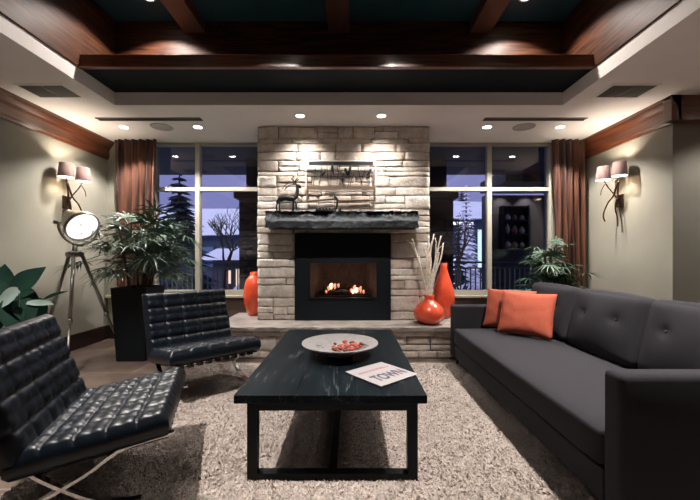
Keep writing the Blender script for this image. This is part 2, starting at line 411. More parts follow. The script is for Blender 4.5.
def stone_mesh(lst, yface, depth, rng, nxs=8, nzs=6):
    V = []; Fc = []; T = []
    for i, (a, b, c, d) in enumerate(lst):
        g = rng.choice((.0018, .0025, .004, .0065)); a += g; b -= g; c += g*.8; d -= g*.8
        pr = rng.uniform(0, 1)**1.3*.014; tilt = rng.uniform(-.005, .005); tz = rng.uniform(-.0012, .0012)
        t0, t1 = rng.random(), max(0, rng.random()-.55)*1.6
        base = len(V); sd = rng.random()*50
        for k in range(nzs+1):
            for j in range(nxs+1):
                u, w = j/nxs, k/nzs
                ex = min(u, 1-u)*(b-a); ez = min(w, 1-w)*(d-c)
                ed = .007*max(0, 1-ex/.012)+.007*max(0, 1-ez/.012)
                x = a+(b-a)*u+(.007*nz((u*3, w*3, sd), 1)); zz = c+(d-c)*w+(.007*nz((u*3, w*3, sd+9), 1))
                y = yface-pr-tilt*(u-.5)*2-tz*(w-.5)*2-.011*nz((x*8, zz*12, sd), 1)+ed
                V.append((x, y, min(zz, ZC-.003))); T.append((t0, t1, 0, 1))
        W = nxs+1
        for k in range(nzs):
            for j in range(nxs):
                p = base+k*W+j; Fc.append((p, p+1, p+W+1, p+W))
        bd = [base+j for j in range(W)]+[base+k*W+nxs for k in range(1, nzs+1)]+[base+nzs*W+j for j in range(nxs-1, -1, -1)]+[base+k*W for k in range(nzs-1, 0, -1)]
        nb = len(V)
        for p in bd: V.append((V[p][0], yface+depth, V[p][2])); T.append((t0, t1, 0, 1))
        for q in range(len(bd)):
            q2 = (q+1) % len(bd); Fc.append((bd[q], nb+q, nb+q2, bd[q2]))
    me = bpy.data.meshes.new('stone_facing'); me.from_pydata(V, [], Fc)
    me.polygons.foreach_set('use_smooth', [True]*len(me.polygons))
    at = me.attributes.new('tone', 'FLOAT_COLOR', 'POINT'); at.data.foreach_set('color', [c for t in T for c in t])
    return me
rng = random.Random(29)
HB = .38
pack(SX0, OX0, HB, OZ1, rng); pack(OX1, SX1, HB, OZ1, rng); pack(SX0, SX1, OZ1, ZC, rng)
me = stone_mesh(stones, SY, .06, rng); me.materials.append(M['stone'])
o = bpy.data.objects.new('stone_facing', me); C.objects.link(o); o.parent = fp
bm = bmesh.new()                                     # masonry core behind the facing, with the firebox hole
y0 = SY+.02
box(bm, SX0+.01, OX0+.0, y0, YW-.002, .0, ZC-.002); box(bm, OX1, SX1-.01, y0, YW-.002, .0, ZC-.002)
box(bm, OX0, OX1, y0, YW-.002, OZ1, ZC-.002); box(bm, OX0, OX1, y0, YW-.002, 0, OZ0)
obj('masonry_core', bm, M['mortar'], fp)
# hearth
HX0, HX1, HY0 = -1.62, 1.46, 4.02
bm = bmesh.new()
lst = []; stones = []
pack(HX0+.03, HX1-.03, 0, .315, rng)
me = stone_mesh(stones, HY0+.08, .05, rng, 5, 4); me.name = 'hearth_base'; me.materials.append(M['stone'])
o = bpy.data.objects.new('hearth_base', me); C.objects.link(o); o.parent = fp
bm.free()
bm = bmesh.new(); box(bm, HX0+.03, SX0, HY0+.1, YW-.035, 0, .315); box(bm, SX0, SX1, HY0+.1, SY+.02, 0, .315); box(bm, SX1, HX1-.03, HY0+.1, YW-.035, 0, .315)
obj('hearth_core', bm, M['mortar'], fp)
def rough_slab(x0, x1, y0, y1, z0, z1, amp, nx, ny, nzv, sd, front_only=True):
    bm = bmesh.new(); box(bm, x0, x1, y0, y1, z0, z1)
    bmesh.ops.subdivide_edges(bm, edges=[e for e in bm.edges if abs(e.verts[0].co.x-e.verts[1].co.x) > .1], cuts=nx, use_grid_fill=True)
    bmesh.ops.subdivide_edges(bm, edges=[e for e in bm.edges if abs(e.verts[0].co.y-e.verts[1].co.y) > (y1-y0)*.6], cuts=ny, use_grid_fill=True)
    bmesh.ops.subdivide_edges(bm, edges=[e for e in bm.edges if abs(e.verts[0].co.z-e.verts[1].co.z) > (z1-z0)*.6], cuts=nzv, use_grid_fill=True)
    return bm
bm = rough_slab(HX0, HX1, HY0, SY-.0, .315, HB, 0, 60, 6, 2, 3)
for v in bm.verts:
    if v.co.y < HY0+.01:
        v.co.y += .022*nz(v.co, 9, 1)+.012*nz(v.co, 30, 2)
        if v.co.z < .33: v.co.y += .02; v.co.z += .018*nz(v.co, 12, 3)
obj('hearth_slab', bm, M['slab'], fp)
obj('hearth_return', B(HX0, SX0-.002, SY, YW-.032, .315, HB), M['slab'], fp); obj('hearth_return', B(SX1+.002, HX1, SY, YW-.032, .315, HB), M['slab'], fp)
# mantel
bm = rough_slab(-1.01, .80, 4.11, 4.45, 1.535, 1.735, 0, 110, 4, 15, 5)
for v in bm.verts:
    c = v.co.copy(); w = max(0, (c.z-1.615)/.12)
    if c.y < 4.13:
        v.co.y += .125*w**.9 + .075*nz(c, 8, 1)*(0.10+w)+.05*nz(c, 22, 2)*(.15+w); v.co.z += .02*nz(c, 24, 8)*w
        v.co.z += .016*nz(c, 9, 3)+.02*nz(c, 20, 8)*w
    if c.z > 1.72: v.co.z += .014*nz(c, 15, 6)
    if abs(c.x+1.01) < .01 or abs(c.x-.80) < .01: v.co.x += .03*nz(c, 14, 4)
obj('mantel', bm, M['mantel'], fp)
# black steel surround, glass, firebox, fire
IX0, IX1, IZ0, IZ1 = -.520, .325, .672, 1.115
bm = bmesh.new()
for a in ((OX0, IX0, OZ0, OZ1), (IX1, OX1, OZ0, OZ1), (IX0, IX1, OZ0, IZ0), (IX0, IX1, IZ1, OZ1)):
    box(bm, a[0], a[1], SY-.03, SY+.02, a[2], a[3])
for a in ((IX0-.02, IX0, IZ0-.02, IZ1+.02), (IX1, IX1+.02, IZ0-.02, IZ1+.02), (IX0, IX1, IZ0-.02, IZ0), (IX0, IX1, IZ1, IZ1+.02)):
    box(bm, a[0], a[1], SY-.045, SY-.028, a[2], a[3])
obj('fireplace_surround', bm, M['blackmetal'], fp)
bm = bmesh.new()
fy0, fy1 = SY+.021, SY+.43
vs = {k: bm.verts.new(p) for k, p in {'a': (IX0-.02, fy0, IZ0-.02), 'b': (IX1+.02, fy0, IZ0-.02), 'c': (IX1+.02, fy0, IZ1+.05), 'd': (IX0-.02, fy0, IZ1+.05), 'e': (IX0+.12, fy1, IZ0-.02), 'f': (IX1-.12, fy1, IZ0-.02), 'g': (IX1-.12, fy1, IZ1+.05), 'h': (IX0+.12, fy1, IZ1+.05)}.items()}
for q in ('aefb', 'dcgh', 'adhe', 'bfgc', 'efgh'): bm.faces.new([vs[k] for k in q])
fb = obj('firebox', bm, M['firebrick'], fp)
for x0, z0, x1, z1, y, r in ((-.42, .70, .22, .71, SY+.20, .038), (-.36, .755, -.05, .80, SY+.17, .030), (-.02, .77, .19, .74, SY+.20, .030), (-.20, .74, .05, .76, SY+.27, .032)):
    bm = bmesh.new(); pts = spline([(x0, y, z0), ((x0*2+x1)/3, y+.01, (z0*2+z1)/3+.012), ((x0+2*x1)/3, y-.01, (z0+2*z1)/3-.008), (x1, y, z1)], 4)
    tube(bm, pts, [r*(1+.15*nz(p, 20)) for p in pts], 10); obj('log', bm, M['log'], fb, True)
bm = bmesh.new(); box(bm, -.40, .24, SY+.1, SY+.33, IZ0-.018, IZ0+.008)
for v in bm.verts: pass
obj('ember_bed', bm, M['log'], fb)
FIRE = [(-.26, SY+.10, .86), (.07, SY+.10, .86)]
def flame(x, z, h, w, y, m):
    bm = bmesh.new(); pts = spline([(x, y, z), (x+w*.25, y, z+h*.35), (x+w*.1, y, z+h*.7), (x+w*.5, y, z+h)], 4); n = len(pts)
    tube(bm, pts, [max(.001, w*.5*math.sin(PI*min(1, .15+.85*(1-i/(n-1)))**1.0)) for i in range(n)], 8)
    obj('flame', bm, m, fb, True)
for a in ((-.30, .75, .10, .05), (-.26, .76, .15, .045), (-.22, .77, .12, .05), (-.17, .79, .09, .04), (-.33, .72, .06, .04)):
    flame(a[0], a[1]-.01, a[2]*.62, a[3]*.75, SY+.13, M['flame'])
flame(-.27, .76, .08, .04, SY+.12, M['flamehot'])
for a in ((.00, .72, .09, .05), (.04, .73, .15, .05), (.08, .72, .11, .05), (.12, .72, .14, .045), (.16, .71, .08, .04)):
    flame(a[0], a[1]-.01, a[2]*.62, a[3]*.75, SY+.15, M['flame'])
flame(.06, .71, .07, .045, SY+.13, M['flamehot']); flame(.02, .70, .05, .04, SY+.13, M['flamehot'])
bm = bmesh.new(); bm.faces.new([bm.verts.new(p) for p in ((IX0, SY-.01, IZ0), (IX1, SY-.01, IZ0), (IX1, SY-.01, IZ1), (IX0, SY-.01, IZ1))])
obj('glass_front', bm, M['fireglass'], fp)

# ------------------------------------------------------------------ things on the mantel and above it
art = thing('wall_sculpture', 'pale metal framed tree sculpture hanging on stone above the mantel', 'wall art', (0, 4.40, 0))
def ap(px, py, dy=0.0):
    p = P(px, py, 4.40); return Vector((p.x, dy, p.z))
def abar(bm, a, b, r, dy=0.0, n=6): tube(bm, [ap(*a, dy), ap(*b, dy)], r, n)
bm = bmesh.new()
for a, b in (((306, 161), (375.5, 161)), ((306, 161), (306, 191)), ((375.5, 161), (375.5, 191)), ((306, 191), (375.5, 191))): abar(bm, a, b, .011)
obj('frame', bm, M['sculptl'], art)
bm = bmesh.new(); box(bm, ap(309, 0).x, ap(373, 0).x, -.012, .004, ap(0, 165.4).z, ap(0, 162).z); obj('top_band', bm, M['sculpt'], art)
bm = bmesh.new(); box(bm, ap(307, 0).x, ap(375, 0).x, -.016, .004, ap(0, 189.6).z, ap(0, 186.6).z); obj('middle_band', bm, M['sculptb'], art)
bm = bmesh.new()
for a, b in (((307.5, 190), (307.5, 202)), ((374.5, 188), (374.5, 201)), ((307.5, 201.5), (334, 199)), ((334, 199), (340, 201)), ((340, 201), (375, 200))): abar(bm, a, b, .014, -.01)
obj('bottom_rail', bm, M['sculptb'], art)
trees = [((331.5, 165), (331, 187)), ((340, 165), (337, 187)), ((350, 165), (348, 187)), ((358, 165), (363, 187)), ((316, 166), (313, 187)), ((322, 166), (319, 187)), ((366, 166), (361, 187)), ((327, 166), (328.5, 187)), ((345, 168), (342, 187)), ((370, 167), (369, 187)), ((311, 172), (322, 176)), ((354, 174), (350, 187)), ((338, 178), (345, 180)), ((360, 170), (366, 172))]
for a, b in trees:
    bm = bmesh.new(); m_ = ((a[0]+b[0])/2+random.uniform(-1, 1), (a[1]+b[1])/2)
    tube(bm, spline([ap(*a), ap(*m_), ap(*b)], 4), .004, 5); obj('tree_rod', bm, M['sculpt'], art)
for a, b, w in (((325.5, 169), (321.5, 177), .022), ((332, 163), (333.5, 175), .016), ((345.5, 168), (347.5, 175), .018), ((351, 165), (348, 176), .018), ((372, 168), (366, 177), .018), ((342, 177), (342.5, 182), .024)):
    bm = bmesh.new(); pa, pb = ap(*a, -.01), ap(*b, -.01)
    tube(bm, [pa, pa.lerp(pb, .3), pa.lerp(pb, .7), pb], [.004, w, w*.8, .003], 6); obj('metal_leaf', bm, M['sculpt'], art, True)

MT = 1.752
deer = thing('deer_figurine', 'dark iron deer figurine with antlers standing on left of mantel', 'figurine', (0, 4.345, 0))
def dp(px, py, dy=0.0):
    p = P(px, py, 4.345); return Vector((p.x, dy, p.z))
bm = bmesh.new()
tube(bm, spline([dp(277, 203), dp(279.5, 199.5), dp(285, 197.5), dp(291, 198.5), dp(295, 199)], 4), [.02]*4+[.040]*4+[.040]*4+[.038]*4+[.024], 10)
tube(bm, spline([dp(293.5, 199), dp(296.5, 195), dp(297.5, 190), dp(297, 186)], 4), [.032]*4+[.024]*4+[.02]*4+[.02], 8)
tube(bm, [dp(296, 185.2), dp(298.5, 186), dp(301.2, 187.8)], [.02, .022, .010], 8)
obj('body', bm, M['sculpt'], deer, True)
for pts in ([(278, 201), (276.3, 206), (276.6, 211)], [(280, 201), (279.5, 206), (280.5, 211)], [(293, 201), (293, 206), (292.5, 211)], [(295, 200.5), (296.5, 206), (296.5, 211)]):
    bm = bmesh.new(); q = [dp(*p, (.018 if i_ else .012)*(1 if pts[0][0] in (278, 293) else -1)) for i_, p in enumerate(pts)]; q[-1].z = MT-.012
    tube(bm, spline(q, 3), .012, 6); obj('leg', bm, M['sculpt'], deer, True)
for s in (-1, 1):
    bm = bmesh.new()
    tube(bm, spline([dp(296.5, 185, s*.01), dp(296, 181, s*.03), dp(298.5, 178.5, s*.05)], 4), .008, 5)
    tube(bm, spline([dp(296.3, 182, s*.025), dp(292.5, 180, s*.04), dp(294.5, 177.5, s*.05)], 4), .007, 5)
    tube(bm, spline([dp(296, 184, s*.02), dp(290, 184, s*.05), dp(285, 187, s*.06), dp(284, 190, s*.06)], 4), .007, 5)
    obj('antler', bm, M['sculpt'], deer)
sled = thing('sled_ornament', 'small dark twig sled ornament on mantel beneath the metal sculpture', 'ornament', (0, 4.335, 0))
def sp(px, py, dy=0.0):
    p = P(px, py, 4.335); return Vector((p.x, dy, p.z))
for s in (-1, 1):
    bm = bmesh.new(); q = [sp(316, 211.2, s*.03), sp(322, 211.6, s*.03), sp(333, 210.5, s*.03), sp(337, 206, s*.03), sp(337.2, 199, s*.03), sp(334.5, 197, s*.03)]
    for k in (0, 1): q[k].z = MT+.012
    tube(bm, spline(q, 4), .010, 6); obj('runner', bm, M['sculpt'], sled, True)
bm = bmesh.new()
for k in range(5): tube(bm, [sp(317+k*3.2, 209.4-k*.2, -.045), sp(317+k*3.2, 209.4-k*.2, .045)], .011, 6)
obj('seat_slats', bm, M['sculpt'], sled, True)

# ------------------------------------------------------------------ vases
def vase(name, label, x, y, prof, group=None):
    t = thing(name, label, 'vase', (x, y, HB+.002))
    bm = bmesh.new(); lathe(bm, prof, 40); obj('vessel', bm, M['vase'], t, True)
    return t
tall = [(0, .005), (.06, 0), (.085, .01), (.115, .08), (.142, .18), (.145, .26), (.128, .36), (.09, .47), (.055, .56), (.042, .62), (.046, .67), (.038, .672), (.034, .62), (.05, .54), (0, .50)]
vase('floor_vase', 'tall orange vase left of the stone fireplace under the window', -1.345, 4.85, [(r*.95, z*.93) for r, z in [(0, .005), (.06, 0), (.085, .01), (.115, .08), (.142, .18), (.148, .30), (.14, .42), (.115, .52), (.07, .58), (.05, .60), (.055, .64), (.045, .645), (.04, .6), (.05, .56), (0, .52)]])
vase('floor_vase', 'tall tapered orange vase standing behind the round twig vase', 1.235, 4.66, [(r*1.0, z*1.08) for r, z in tall])
bulb = [(0, .004), (.09, 0), (.125, .012), (.175, .06), (.195, .115), (.188, .165), (.15, .22), (.095, .262), (.062, .285), (.056, .31), (.066, .345), (.056, .348), (.046, .31), (.06, .27), (.12, .2), (0, .16)]
vase('round_vase', 'squat round orange vase holding pale birch twigs on hearth', .945, 4.235, [(a_*.96, b_) for a_, b_ in bulb])
tw = [(412, 238, .0), (419, 256, .02), (429, 236, -.03), (434, 234, .04), (441, 236, -.05), (443.5, 243, .0), (436, 244, .05), (425, 250, -.04), (430, 252, .06), (439, 252, .02)]
for i, (px, py, dy) in enumerate(tw):
    e = P(px, py, 4.235+dy); a = Vector((.945+random.uniform(-.025, .025), 4.235+random.uniform(-.02, .02), HB+.17)); d = e-a
    nk = Vector((.945+(e.x-.945)*.12, 4.235+dy*.3, HB+.345))
    m1 = nk.lerp(e, .35)+Vector((random.uniform(-.02, .02), 0, random.uniform(-.01, .02))); m2 = nk.lerp(e, .7)+Vector((random.uniform(-.03, .03), 0, 0))
    bm = bmesh.new(); pts = spline([a, nk, m1, m2, e], 4); n = len(pts)
    tube(bm, pts, [.0135*(1-.5*k/n)*(1+.2*nz(p, 60)) for k, p in enumerate(pts)], 6)
    if i % 2 == 0:
        tube(bm, [m2, m2.lerp(e, .6)+Vector((.04*(1 if i % 4 else -1), 0, .02)), e+Vector((.07*(1 if i % 4 else -1), 0, -.02))], [.006, .005, .002], 5)
    o = obj('birch_twig', bm, M['twig'], None, True)
    tag(o, 'bare pale birch twig standing in the round orange vase', 'twig', 'birch twigs in the round orange vase')

# ------------------------------------------------------------------ rug and its pile
RX0, RX1, RY0, RY1 = -1.72, 2.30, .55, 3.86
rug = thing('rug', 'large beige shag rug under the coffee table and sofa', 'rug', (0, 0, 0))
obj('rug_backing', B(RX0, RX1, RY0, RY1, .001, .012), M['rugbase'], rug)
def pile():
    r = np.random.default_rng(3)
    n = 300000
    x = r.uniform(RX0, RX1, n); y = r.uniform(RY0, RY1, n)
    cl0 = np.sin(x*23+2*np.sin(y*19))*np.sin(y*27+2*np.sin(x*17))
    ang = r.uniform(0, 2*PI, n); lean = np.abs(r.normal(0, .5, n))+.25*np.abs(cl0)
    cl = np.sin(x*71+2*np.sin(y*57))*np.sin(y*77+2*np.sin(x*53))      # tufts fall together in clumps
    ang = ang*.6+cl*2.2
    L = r.uniform(.013, .026, n)*(1+.15*cl); w = r.uniform(.003, .0062, n)
    dx = np.cos(ang)*np.sin(lean); dy = np.sin(ang)*np.sin(lean); dz = np.cos(lean)
    px, py = -np.sin(ang+r.normal(0, .5, n)), np.cos(ang+r.normal(0, .5, n))
    V = np.empty((n, 5, 3))
    for k, (t, ww, bend) in enumerate(((0, 1, 0), (0, -1, 0), (.6, -.9, .8), (.6, .9, .8), (1, 0, 1.5))):
        V[:, k, 0] = x+dx*L*t*max(.3, bend)+px*w*ww; V[:, k, 1] = y+dy*L*t*max(.3, bend)+py*w*ww; V[:, k, 2] = .008+np.maximum(.002, dz*L*t*(1-.15*bend))
    V = V.reshape(-1, 3)
    base = np.arange(n)*5
    loops = np.stack([base, base+1, base+2, base+3, base+3, base+2, base+4], 1).reshape(-1)
    me = bpy.data.meshes.new('pile'); me.vertices.add(len(V)); me.vertices.foreach_set('co', V.reshape(-1).astype(np.float32))
    me.loops.add(len(loops)); me.loops.foreach_set('vertex_index', loops.astype(np.int32))
    ls = np.stack([np.arange(n)*7, np.arange(n)*7+4], 1).reshape(-1)
    me.polygons.add(2*n); me.polygons.foreach_set('loop_start', ls.astype(np.int32))
    me.update(calc_edges=True); me.validate()
    me.materials.append(M['rug'])
    o = bpy.data.objects.new('pile', me); C.objects.link(o); o.parent = rug; o['kind'] = 'stuff'
pile()
RZ = .016

# ------------------------------------------------------------------ coffee table
TBX0, TBX1, TBY0, TBY1, TBZ = -.612, .398, 1.82, 3.46, .475
ct = thing('coffee_table', 'long black plank coffee table on a square steel frame', 'table', ((TBX0+TBX1)/2, (TBY0+TBY1)/2, 0))
ox, oy = ct.location.x, ct.location.y
def tb(x0, x1, y0, y1, z0, z1, bev=.003): return B(x0-ox, x1-ox, y0-oy, y1-oy, z0, z1, bev=bev)
edges = [TBX0, -.29, .02, TBX1-.0]
for k in range(3):
    obj('plank', tb(edges[k]+.0002, edges[k+1]-.0002, TBY0+random.uniform(0, .004), TBY1, TBZ-.045, TBZ-random.uniform(0, .0015), .004), M['tablewood'], ct)
for y0 in (1.845, 3.385):
    bm = bmesh.new(); y1 = y0+.05
    for a in ((-.548, -.496, 0.004, .43), (.300, .352, 0.004, .43), (-.496, .300, .004, .052), (-.496, .300, .385, .43)):
        box(bm, a[0]-ox, a[1]-ox, y0-oy, y1-oy, a[2], a[3])
    obj('leg_frame', bm, M['tablesteel'], ct)
obj('stretcher', tb(-.12, -.078, 1.895, 3.385, .006, .046), M['tablesteel'], ct)

bowl = thing('bowl', 'wide shallow speckled bowl on the black coffee table', 'bowl', (-.08, 2.56, TBZ))
bm = bmesh.new()
lathe(bm, [(0, .0), (.085, 0), (.09, .012), (.085, .02), (.16, .045), (.25, .078), (.277, .090), (.277, .097), (.268, .098), (.245, .087), (.16, .058), (.08, .042), (0, .038)], 56)
obj('dish', bm, M['bowl'], bowl, True)
for (x, y, r_) in ((-.17, .03, .012), (-.15, .05, .01), (-.135, .02, .012), (-.16, .0, .009), (-.12, .045, .008), (.19, .03, .014), (.2, -.02, .012), (.18, -.06, .012)):
    d = math.hypot(x, y); z = .058+(d-.16)*.34+.0025
    bm = bmesh.new(); sphere(bm, (x, y, z), r_, (1.5, .7, .15), 8); obj('glaze_mark', bm, M['bowlmark'], bowl, True)
rb = random.Random(5)
fr = []
for k in range(38):
    for _ in range(80):
        x, y = rb.uniform(-.05, .17), rb.uniform(-.10, .09)
        if (x-.06)**2/.0130+(y+.0)**2/.0081 < 1 and all((x-a)**2+(y-b)**2 > (.022)**2 for a, b, _ in fr): break
    else: continue
    fr.append((x, y, rb.uniform(.011, .016)))
for i, (x, y, r_) in enumerate(fr):
    bm = bmesh.new(); sphere(bm, (0, 0, 0), r_, (1.35, .95, .75), 12)
    bmesh.ops.rotate(bm, verts=bm.verts[:], matrix=Matrix.Rotation(rb.uniform(0, PI), 3, 'Z') @ Matrix.Rotation(rb.uniform(-.5, .5), 3, 'Y'))
    for v in bm.verts: v.co *= 1+.35*nz(v.co, 70, i)
    d = math.hypot(x, y); z = TBZ+.042+max(0, d-.08)*.2+r_*.85+(.022 if i % 3 == 0 else 0)
    o = obj('dried_fruit', bm, M['berry'] if i % 5 else M['berryd'], None, True, (-.08+x, 2.56+y, z))
    if i % 5: tag(o, 'small orange red dried fruit in the speckled bowl', 'dried fruit', 'orange red dried fruit in the bowl')
    else: tag(o, 'small dark brown seed pod among the orange fruit in the bowl', 'dried fruit', 'brown seed pods in the bowl')

# magazine
mg = thing('magazine', 'square white magazine lying on the right of coffee table', 'magazine', (.185, 2.147, TBZ), math.atan2(.202, .242))
hw = .156
bm = bmesh.new(); box(bm, -hw, hw, -hw, hw, .001, .007, bev=.0015); obj('pages', bm, M['paper'], mg)
bm = bmesh.new(); box(bm, -hw-.002, hw+.002, -hw-.002, hw+.002, .0072, .0086)
obj('cover', bm, M['paper'], mg)
def text(s, size, x, y, z, m, parent, sx=1.0, name='lettering', shear=0):
    cu = bpy.data.curves.new(name, 'FONT'); cu.body = s; cu.size = size; cu.extrude = .0003; cu.align_x = 'CENTER'; cu.align_y = 'CENTER'; cu.offset = size*.03
    t = bpy.data.objects.new('tmp', cu); C.objects.link(t); bpy.context.view_layer.update()
    me = bpy.data.meshes.new_from_object(t.evaluated_get(bpy.context.evaluated_depsgraph_get()))
    bpy.data.objects.remove(t); me.name = name
    xs = [v.co.x for v in me.vertices]; k_ = sx/(max(xs)-min(xs))
    for v in me.vertices: v.co.x *= k_
    me.materials.clear(); me.materials.append(m)
    o = bpy.data.objects.new(name, me); C.objects.link(o); o.parent = parent; o.location = (x, y, z)
    return o
text('TOWN', .125, .012, -.058, .0088, M['ink'], mg, .245, 'magazine_title')
bm = bmesh.new(); box(bm, -.125, .125, .058, .066, .0088, .0092); box(bm, -.125, .09, .074, .080, .0088, .0092); obj('headline_line', bm, M['inkred'], mg)

# ------------------------------------------------------------------ leather lounge chairs
def cushion_mesh(W, L, T, nu, nv, sag=.0):
    """tufted cushion: x 0..-L (front to back), y -W/2..W/2, top bulges at +z"""
    bm = bmesh.new(); NU, NV = nu*14, nv*14
    def top(u, v):
        du = abs((u*nu) % 1); du = min(du, 1-du); dv = abs((v*nv) % 1); dv = min(dv, 1-dv)
        e = min(u*L, (1-u)*L, v*W, (1-v)*W)
        inner_u = .5 < u*nu < nu-.5; inner_v = .5 < v*nv < nv-.5
        z = T
        cu = math.exp(-(du/.05)**2) if inner_u else 0; cv = math.exp(-(dv/.05)**2) if inner_v else 0
        z -= .007*max(cu, cv)+.010*cu*cv
        z += .009*(1-(2*((u*nu) % 1)-1)**4)*(1-(2*((v*nv) % 1)-1)**4)-.006
        z += .010*math.sin(PI*min(1, du*2)/1)*math.sin(PI*min(1, dv*2)/1)*.6
        z -= .022*max(0, 1-e/.022)**2
        return z
    g = [[bm.verts.new((-L*(i/NU), W*(j/NV-.5), top(i/NU, j/NV)+.0025*nz((i*.035, j*.035, W), 1))) for j in range(NV+1)] for i in range(NU+1)]
    for i in range(NU):
        for j in range(NV): bm.faces.new((g[i][j], g[i][j+1], g[i+1][j+1], g[i+1][j]))
    bd = [(0, j) for j in range(NV+1)]+[(i, NV) for i in range(1, NU+1)]+[(NU, j) for j in range(NV-1, -1, -1)]+[(i, 0) for i in range(NU-1, 0, -1)]
    def ring(ins, z):
        out = []
        for i, j in bd:
            x, y = -L*i/NU, W*(j/NV-.5)
            cx_, cy_ = -L/2, 0
            k = -ins
            x += k*(1 if x > cx_+L*.49 else -1 if x < cx_-L*.49 else 0); y += k*(1 if y > W*.49 else -1 if y < -W*.49 else 0)
            out.append(bm.verts.new((x, y, z)))
        return out
    prev = [g[i][j] for i, j in bd]
    for ins, z in ((-.008, T-.042), (-.008, .03), (.004, .006), (.02, 0)):
        r_ = ring(ins, z); n = len(bd)
        for k in range(n): bm.faces.new((prev[k], prev[(k+1) % n], r_[(k+1) % n], r_[k]))
        prev = r_
    bm.faces.new(prev)
    return bm
CW, CHF, CHB, CDS, CHT, CREC = .77, .436, .349, .542, .837, .172
def lounge_chair(label):
    t = thing('lounge_chair', label, 'armchair', (0, 0, 0))
    T = .115
    # seat: local front top edge at (0,*,CHF); top slopes back to (-CDS,*,CHB)
    ang = math.atan2(CHF-CHB, CDS); LS = math.hypot(CDS, CHF-CHB)+.07
    def seat_m(): return Matrix.Translation((0, 0, CHF)) @ Matrix.Rotation(ang, 4, 'Y') @ Matrix.Translation((0, 0, -T))
    ang_ = ang
    bm = cushion_mesh(CW, LS, T, 5, 5)
    # rotate so that going back (-x) goes down
    R = Matrix.Rotation(-ang_, 4, 'Y')
    if (R @ Vector((-1, 0, 0))).z > 0: R = Matrix.Rotation(ang_, 4, 'Y')
    Ms = Matrix.Translation((0, 0, CHF)) @ R @ Matrix.Translation((0, 0, -T))
    bmesh.ops.transform(bm, matrix=Ms, verts=bm.verts[:])
    sc = obj('seat_cushion', bm, M['leather'], t, True)
    # back: front face from (-CDS,*,CHB-.03) up to (-CDS-CREC,*,CHT)
    d = Vector((-CREC, 0, CHT-CHB)); LB = d.length+.05; d.normalize(); nrm = Vector((d.z, 0, -d.x))
    bm = cushion_mesh(CW, LB, T, 4, 5)
    # local x -> -d (so -L end is the top), z -> nrm
    top_pt = Vector((-CDS-CREC, 0, CHT)); start = top_pt-d*LB-nrm*T
    Mb = Matrix(((-d.x, 0, nrm.x, start.x), (0, 1, 0, 0), (-d.z, 0, nrm.z, start.z), (0, 0, 0, 1)))
    bmesh.ops.transform(bm, matrix=Mb, verts=bm.verts[:])
    bc = obj('back_cushion', bm, M['leather'], t, True)
    bme = None
    for cush, mt, L, nu_ in ((sc, Ms, LS, 5), (bc, Mb, LB, 4)):
        for i in range(1, nu_):
            for j in range(1, 5):
                p = mt @ Vector((-L*i/nu_, CW*(j/5-.5), T-.030))
                if bme is None:
                    b_ = bmesh.new(); sphere(b_, (0, 0, 0), .010, (1, 1, .7), 8); o = obj('button', b_, M['leather'], cush, True); bme = o.data
                else:
                    o = bpy.data.objects.new('button', bme); C.objects.link(o); o.parent = cush
                o.location = p
    # steel frame: two crossing flat bars each side
    back_bot = start
    for y in (-CW/2+.055, CW/2-.055):
        hi = Vector((top_pt.x, top_pt.z))-Vector((nrm.x, nrm.z))*(T+.012)-Vector((d.x, d.z))*.02
        lo = Vector((start.x, start.z))-Vector((nrm.x, nrm.z))*.012
        c = spline([(hi.x, hi.y, 0), (-.645, .345, 0), (-.53, .225, 0), (-.42, .137, 0), (-.30, .062, 0), (-.19, .026, 0), (-.11, .02, 0)], 6)
        bm = bmesh.new(); flatbar(bm, [(p.x, p.y) for p in c], y, .034, .014); obj('frame_bar', bm, M['chrome'], t)
        sb = Ms @ Vector((.015, 0, -.012)); s2 = Ms @ Vector((-.20, 0, -.014)); 
        c = spline([(sb.x, sb.z, 0), (s2.x, s2.z, 0), (-.31, .195, 0), (-.42, .137, 0), (-.56, .072, 0), (-.68, .03, 0), (-.75, .02, 0)], 6)
        bm = bmesh.new(); flatbar(bm, [(p.x, p.y) for p in c], y+(.0005), .034, .014); obj('frame_bar', bm, M['chrome'], t)
    yb = CW/2-.055
    for u, z in ((Ms @ Vector((-.06, 0, -.014))).xz, (Ms @ Vector((-LS+.06, 0, -.016))).xz, (top_pt-nrm*(T+.014)-d*.04).xz):
        bm = bmesh.new(); tube(bm, [(u, -yb, z), (u, yb, z)], .009, 8); obj('cross_bar', bm, M['chrome'], t)
    for k in range(9):
        y = -.30+k*.075
        bm = bmesh.new(); a = Ms @ Vector((-.012, y, -.006)); b_ = Ms @ Vector((-LS+.05, y, -.006))
        vs = []
        for p, dz in ((a, 0), (a, -.03), (b_, -.022), (b_, 0)):
            vs.append((p.x, p.z+dz))
        f0 = [bm.verts.new((u, y-.017, z)) for u, z in vs]; f1 = [bm.verts.new((u, y+.017, z)) for u, z in vs]
        for q in range(4): bm.faces.new((f0[q], f0[(q+1) % 4], f1[(q+1) % 4], f1[q]))
        bm.faces.new(f0); bm.faces.new(f1[::-1]); obj('strap', bm, M['leather'], t)
    return t
ch1 = lounge_chair('tufted black leather lounge chair nearest the camera, seat facing the coffee table')
ch2 = dup(ch1, (-1.13, 2.99, RZ), -.80, 'tufted black leather lounge chair in front of the palm, angled toward the coffee table')
ch1.location = (-1.019, 2.031, RZ); ch1.rotation_euler = (0, 0, .348)
for c in (ch1, ch2): c['group'] = 'tufted leather lounge chairs'

